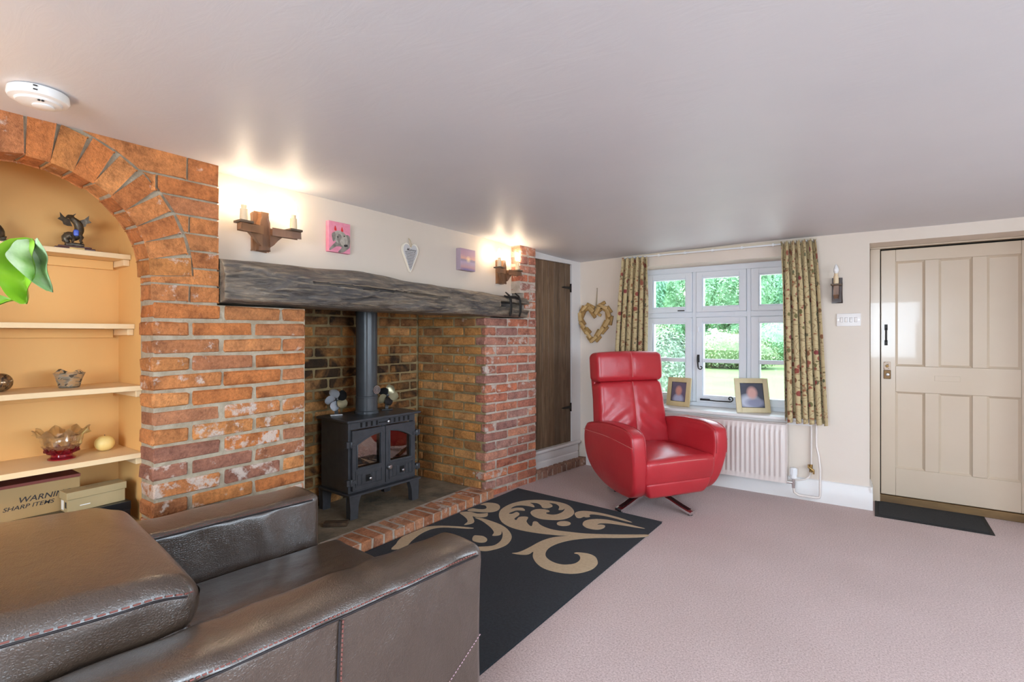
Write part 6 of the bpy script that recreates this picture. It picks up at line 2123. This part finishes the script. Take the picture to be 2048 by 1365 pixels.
def leaf(base, tip, nrm, width, par, mt, lobes=True, curl=0.0, droop=0.0):
    base, tip, nrm = Vector(base), Vector(tip), Vector(nrm).normalized()
    ax = (tip - base)
    L = ax.length
    ax.normalize()
    sd = ax.cross(nrm).normalized()
    nn = sd.cross(ax).normalized()
    NA, NB = 22, 13
    mb = MB()
    vs = []
    for i in range(NA):
        u = i / (NA - 1)
        wdt = width * (math.sin(math.pi * min(1.0, u ** 0.75)) ** 0.8) + 0.002
        if lobes:
            wdt *= 0.80 + 0.20 * math.cos(u * 30)
        for j in range(NB):
            w = (j / (NB - 1) - 0.5) * 2
            p = base + ax * (u * L) + sd * (w * wdt) + nn * (0.02 * abs(w) * wdt / max(width, 1e-4) - droop * u * u + 0.006 * math.sin(u * 13 + w * 2) + curl * (abs(w) ** 2) * wdt)
            vs.append(p)
    n = len(vs)
    fs = [(i * NB + j, (i + 1) * NB + j, (i + 1) * NB + j + 1, i * NB + j + 1) for i in range(NA - 1) for j in range(NB - 1)]
    mb.add(vs, fs)
    mb.add([p - nn * 0.0012 for p in vs], [tuple(reversed(f)) for f in fs])
    return mb.obj('leaf', mt, par, smooth=70)


T_ = lambda x, y, z: Vector((x, y, z)) - PO
stems = [((-1.10, -0.36, 0.22), (-1.12, -0.20, 0.80), (-1.18, 0.02, 1.30)), ((-1.10, -0.36, 0.22), (-1.02, -0.42, 0.75), (-0.95, -0.52, 1.15)), ((-1.10, -0.36, 0.22), (-1.20, -0.40, 0.7), (-1.34, -0.48, 1.10)), ((-1.10, -0.36, 0.22), (-1.12, -0.42, 0.8), (-1.12, -0.60, 1.25))]
for s_ in stems:
    MB().tube(smooth_loop([T_(*p) for p in s_], 6, False), 0.006, 8).obj('stem', M_STEM, pt, smooth=60)
leaf(T_(-1.17, 0.02, 1.30), T_(-1.085, 0.215, 1.355), (0.7, -0.75, 0.55), 0.055, pt, M_LEAF, True, 0.0, 0.0)
leaf(T_(-1.14, 0.10, 1.36), T_(-1.088, 0.214, 1.395), (0.75, -0.70, 0.35), 0.040, pt, M_LEAF, True, 0.0, 0.0)
leaf(T_(-1.072, 0.226, 1.450), T_(-1.085, 0.222, 1.348), (0.80, -0.55, 0.1), 0.026, pt, M_LEAF, False, 0.9, 0.0)
leaf(T_(-1.074, 0.228, 1.446), T_(-1.040, 0.243, 1.366), (0.80, -0.55, 0.2), 0.020, pt, M_LEAFU, False, 0.8, 0.0)
for (a, c_), w in zip((((-0.95, -0.52, 1.15), (-0.80, -0.70, 1.20)), ((-1.34, -0.48, 1.10), (-1.52, -0.60, 1.12)), ((-1.12, -0.60, 1.25), (-1.10, -0.82, 1.28)), ((-1.02, -0.42, 0.80), (-0.86, -0.36, 0.92))), (0.07, 0.07, 0.075, 0.06)):
    leaf(T_(*a), T_(*c_), (0, 0, 1), w, pt, M_LEAF, True, 0.0, 0.03)

# ================================================================== GARDEN
GZ = -0.10
M_LAWN = mat('lawn_green', (0.11, 0.19, 0.065), 0.95, c2=(0.145, 0.225, 0.08), vs=0.8, bump=0.5, bs=30)
M_GRAVEL = mat('gravel_pale', (0.78, 0.74, 0.67), 0.95, c2=(0.66, 0.62, 0.55), vs=30, bump=0.6, bs=60)
g = MB().box(-40, 30, 5.42, 60, GZ - 0.3, GZ).obj('ground_lawn', M_LAWN)
struct(g, 'green lawn outside the window')
struct(MB().box(-40, 30, -40, 5.42, GZ - 0.3, GZ).obj('ground_added', mat('ground_added_grey', (0.34, 0.32, 0.29), 0.9, c2=(0.28, 0.26, 0.23), vs=2)), 'unseen grey ground added around the house')  # unseen ground, added to keep light from below off the ceiling
gp = [(-9, 5.5), (6, 5.5), (6, 9.5), (2, 11.5), (-2, 11.9), (-5, 11.4), (-9, 10.6)]
struct(MB().prism(smooth_loop(gp, 3), lambda a, c_, d: (a, c_, d), GZ + 0.002, GZ + 0.012).obj('ground_path', M_GRAVEL), 'pale gravel path outside the window')


def leaf_cloud(name, par, centres, nleaf, size, mt, org, seed):
    rnd = random.Random(seed)
    vs, fs = [], []
    tot = sum(c_[3] * c_[4] for c_ in centres)
    for (cx, cy, cz, rx, rz) in centres:
        k = int(nleaf * rx * rz / tot)
        for _ in range(k):
            d = Vector((rnd.gauss(0, 1), rnd.gauss(0, 1), rnd.gauss(0, 1))).normalized()
            rr = rnd.uniform(0.80, 1.04)
            lump = 1 + 0.16 * noise.noise(Vector((d.x * 3 + seed, d.y * 3, d.z * 3)))
            p = Vector((cx + d.x * rx * rr * lump, cy + d.y * rx * rr * lump, cz + d.z * rz * rr * lump)) - org
            if p.z + org.z < GZ + 0.02:
                continue
            n_ = (d + Vector((rnd.uniform(-1, 1), rnd.uniform(-1, 1), rnd.uniform(-0.4, 1))) * 0.8).normalized()
            t = n_.cross(Vector((rnd.uniform(-1, 1), rnd.uniform(-1, 1), rnd.uniform(-1, 1)))).normalized()
            b_ = n_.cross(t)
            s_ = size * rnd.uniform(0.6, 1.3)
            i0 = len(vs)
            vs += [p - t * s_, p - b_ * s_ * 0.5, p + t * s_, p + b_ * s_ * 0.5]
            fs.append((i0, i0 + 1, i0 + 2, i0 + 3))
        # dense inner body so that the sky does not show through
        i0 = len(vs)
        for a in range(7):
            for q in range(12):
                th, ph = math.pi * a / 6, 2 * math.pi * q / 12
                p = Vector((cx + 0.84 * rx * math.sin(th) * math.cos(ph), cy + 0.84 * rx * math.sin(th) * math.sin(ph), max(GZ + 0.02, cz + 0.84 * rz * math.cos(th)))) - org
                vs.append(p)
        for a in range(6):
            for q in range(12):
                fs.append((i0 + a * 12 + q, i0 + a * 12 + (q + 1) % 12, i0 + (a + 1) * 12 + (q + 1) % 12, i0 + (a + 1) * 12 + q))
    me = bpy.data.meshes.new(name)
    me.from_pydata([tuple(p) for p in vs], [], fs)
    me.materials.append(mt)
    return link(bpy.data.objects.new(name, me), par)


def foliage(name, c, c2):
    m, nt, b = nodes_of(name)
    f_ = noise_n(nt, coords(nt, 'Object'), 7.0, 3)
    nt.links.new(mixc(nt, ramp(nt, f_, [(0.3, 0.0), (0.7, 1.0)]), c, c2), b.inputs['Base Color'])
    b.inputs['Roughness'].default_value = 0.6
    return m


F1 = foliage('hedge_leaves', (0.15, 0.24, 0.11), (0.25, 0.33, 0.17))
F2 = foliage('tree_leaves_mid', (0.13, 0.30, 0.15), (0.25, 0.43, 0.24))
F3 = foliage('tree_leaves_dark', (0.10, 0.26, 0.16), (0.20, 0.40, 0.24))
F4 = foliage('bush_leaves_grey', (0.13, 0.22, 0.14), (0.24, 0.33, 0.24))
M_BARK = mat('bark', (0.14, 0.10, 0.07), 0.9, bump=0.6, bs=20)


def at(px, d):
    """garden position seen at picture column px and camera depth d"""
    u = (px - 1024.0) / 1034.0
    fx, fy, rx_, ry_ = -math.sin(R(35.1)), math.cos(R(35.1)), math.cos(R(35.1)), math.sin(R(35.1))
    return Vector((d * (fx + u * rx_), d * (fy + u * ry_), GZ))


def shrub(label, px, d, h, rx, mt, n, leafsize, cat='bush', seed=1, name='garden_bush'):
    p = at(px, d)
    o = thing(name, label, cat, p)
    leaf_cloud('foliage', o, [(p.x, p.y, GZ + h * 0.48, rx, h * 0.52), (p.x - rx * 0.5, p.y + 0.2, GZ + h * 0.36, rx * 0.7, h * 0.40), (p.x + rx * 0.5, p.y + 0.1, GZ + h * 0.36, rx * 0.7, h * 0.40)], n, leafsize, mt, p, seed)
    MB().tube([(0, 0, 0), (0, 0, h * 0.4)], 0.05, 6).obj('stem', M_BARK, o)
    return o


def tree(label, px, d, h, rx, mt, n, leafsize, seed):
    p = at(px, d)
    o = thing('garden_tree', label, 'tree', p, 0, 'trees beyond the hedge')
    rnd = random.Random(seed)
    cs = [(p.x, p.y, GZ + h * 0.62, rx * 0.8, h * 0.34)]
    for k in range(7):
        a = k * 2.4 + seed
        cs.append((p.x + math.cos(a) * rx * 0.42, p.y + math.sin(a) * rx * 0.42, GZ + h * (0.22 + 0.095 * k), rx * rnd.uniform(0.40, 0.52), h * rnd.uniform(0.10, 0.15)))
    leaf_cloud('crown', o, cs, n, leafsize, mt, p, seed)
    MB().tube([(0, 0, 0), (0.05, 0, h * 0.3), (0, 0.1, h * 0.6)], [0.22, 0.17, 0.08], 8).obj('trunk', M_BARK, o)
    return o


shrub('rounded grey-green bush outside the left window light', 1338, 9.5, 1.50, 0.44, F4, 9000, 0.035, seed=3)
shrub('clipped hedge bush outside the middle window light', 1450, 22.0, 1.62, 1.75, F1, 9000, 0.05, 'hedge', 5, 'garden_hedge')
shrub('wide hedge bush behind the rounded bush, left window light', 1308, 26.5, 2.0, 1.3, F1, 9000, 0.06, 'hedge', 6, 'garden_hedge')
shrub('dark shrub outside the right window light', 1560, 25.0, 2.2, 1.5, F2, 7000, 0.06, seed=9)
shrub('low shrub at the lawn edge hidden by the right curtain', 1660, 21.0, 1.4, 1.2, F1, 5000, 0.05, seed=10)
rows = [(30, (1290, 1400, 1512, 1625), 1.34, 6.2, 'first row beyond the hedge'), (36, (1345, 1456, 1568), 1.66, 7.4, 'second row beyond the hedge'), (44, (1285, 1398, 1512, 1626), 2.0, 9.0, 'last row at the end of the garden')]
names = {30: ('dark slim tree left of the window mullion', 'pale green tree left of the middle window light', 'dark tree between middle and right window lights', 'tree behind the right curtain'),
         36: ('leafy tree seen high in the left window light', 'tall leafy tree in the middle window light', 'leafy tree high in the right window light'),
         44: ('far tree at the left end', 'far tree behind the left and middle window lights', 'far tree behind the right mullion', 'far tree at the right end')}
k = 0
for d, cols_, r_, h, where in rows:
    for px, nm in zip(cols_, names[d]):
        k += 1
        tree(nm, px, d, h * (0.92 + 0.04 * (k % 5)), r_, (F2, F3, F2)[k % 3], 6500, 0.09 * d / 30, k)
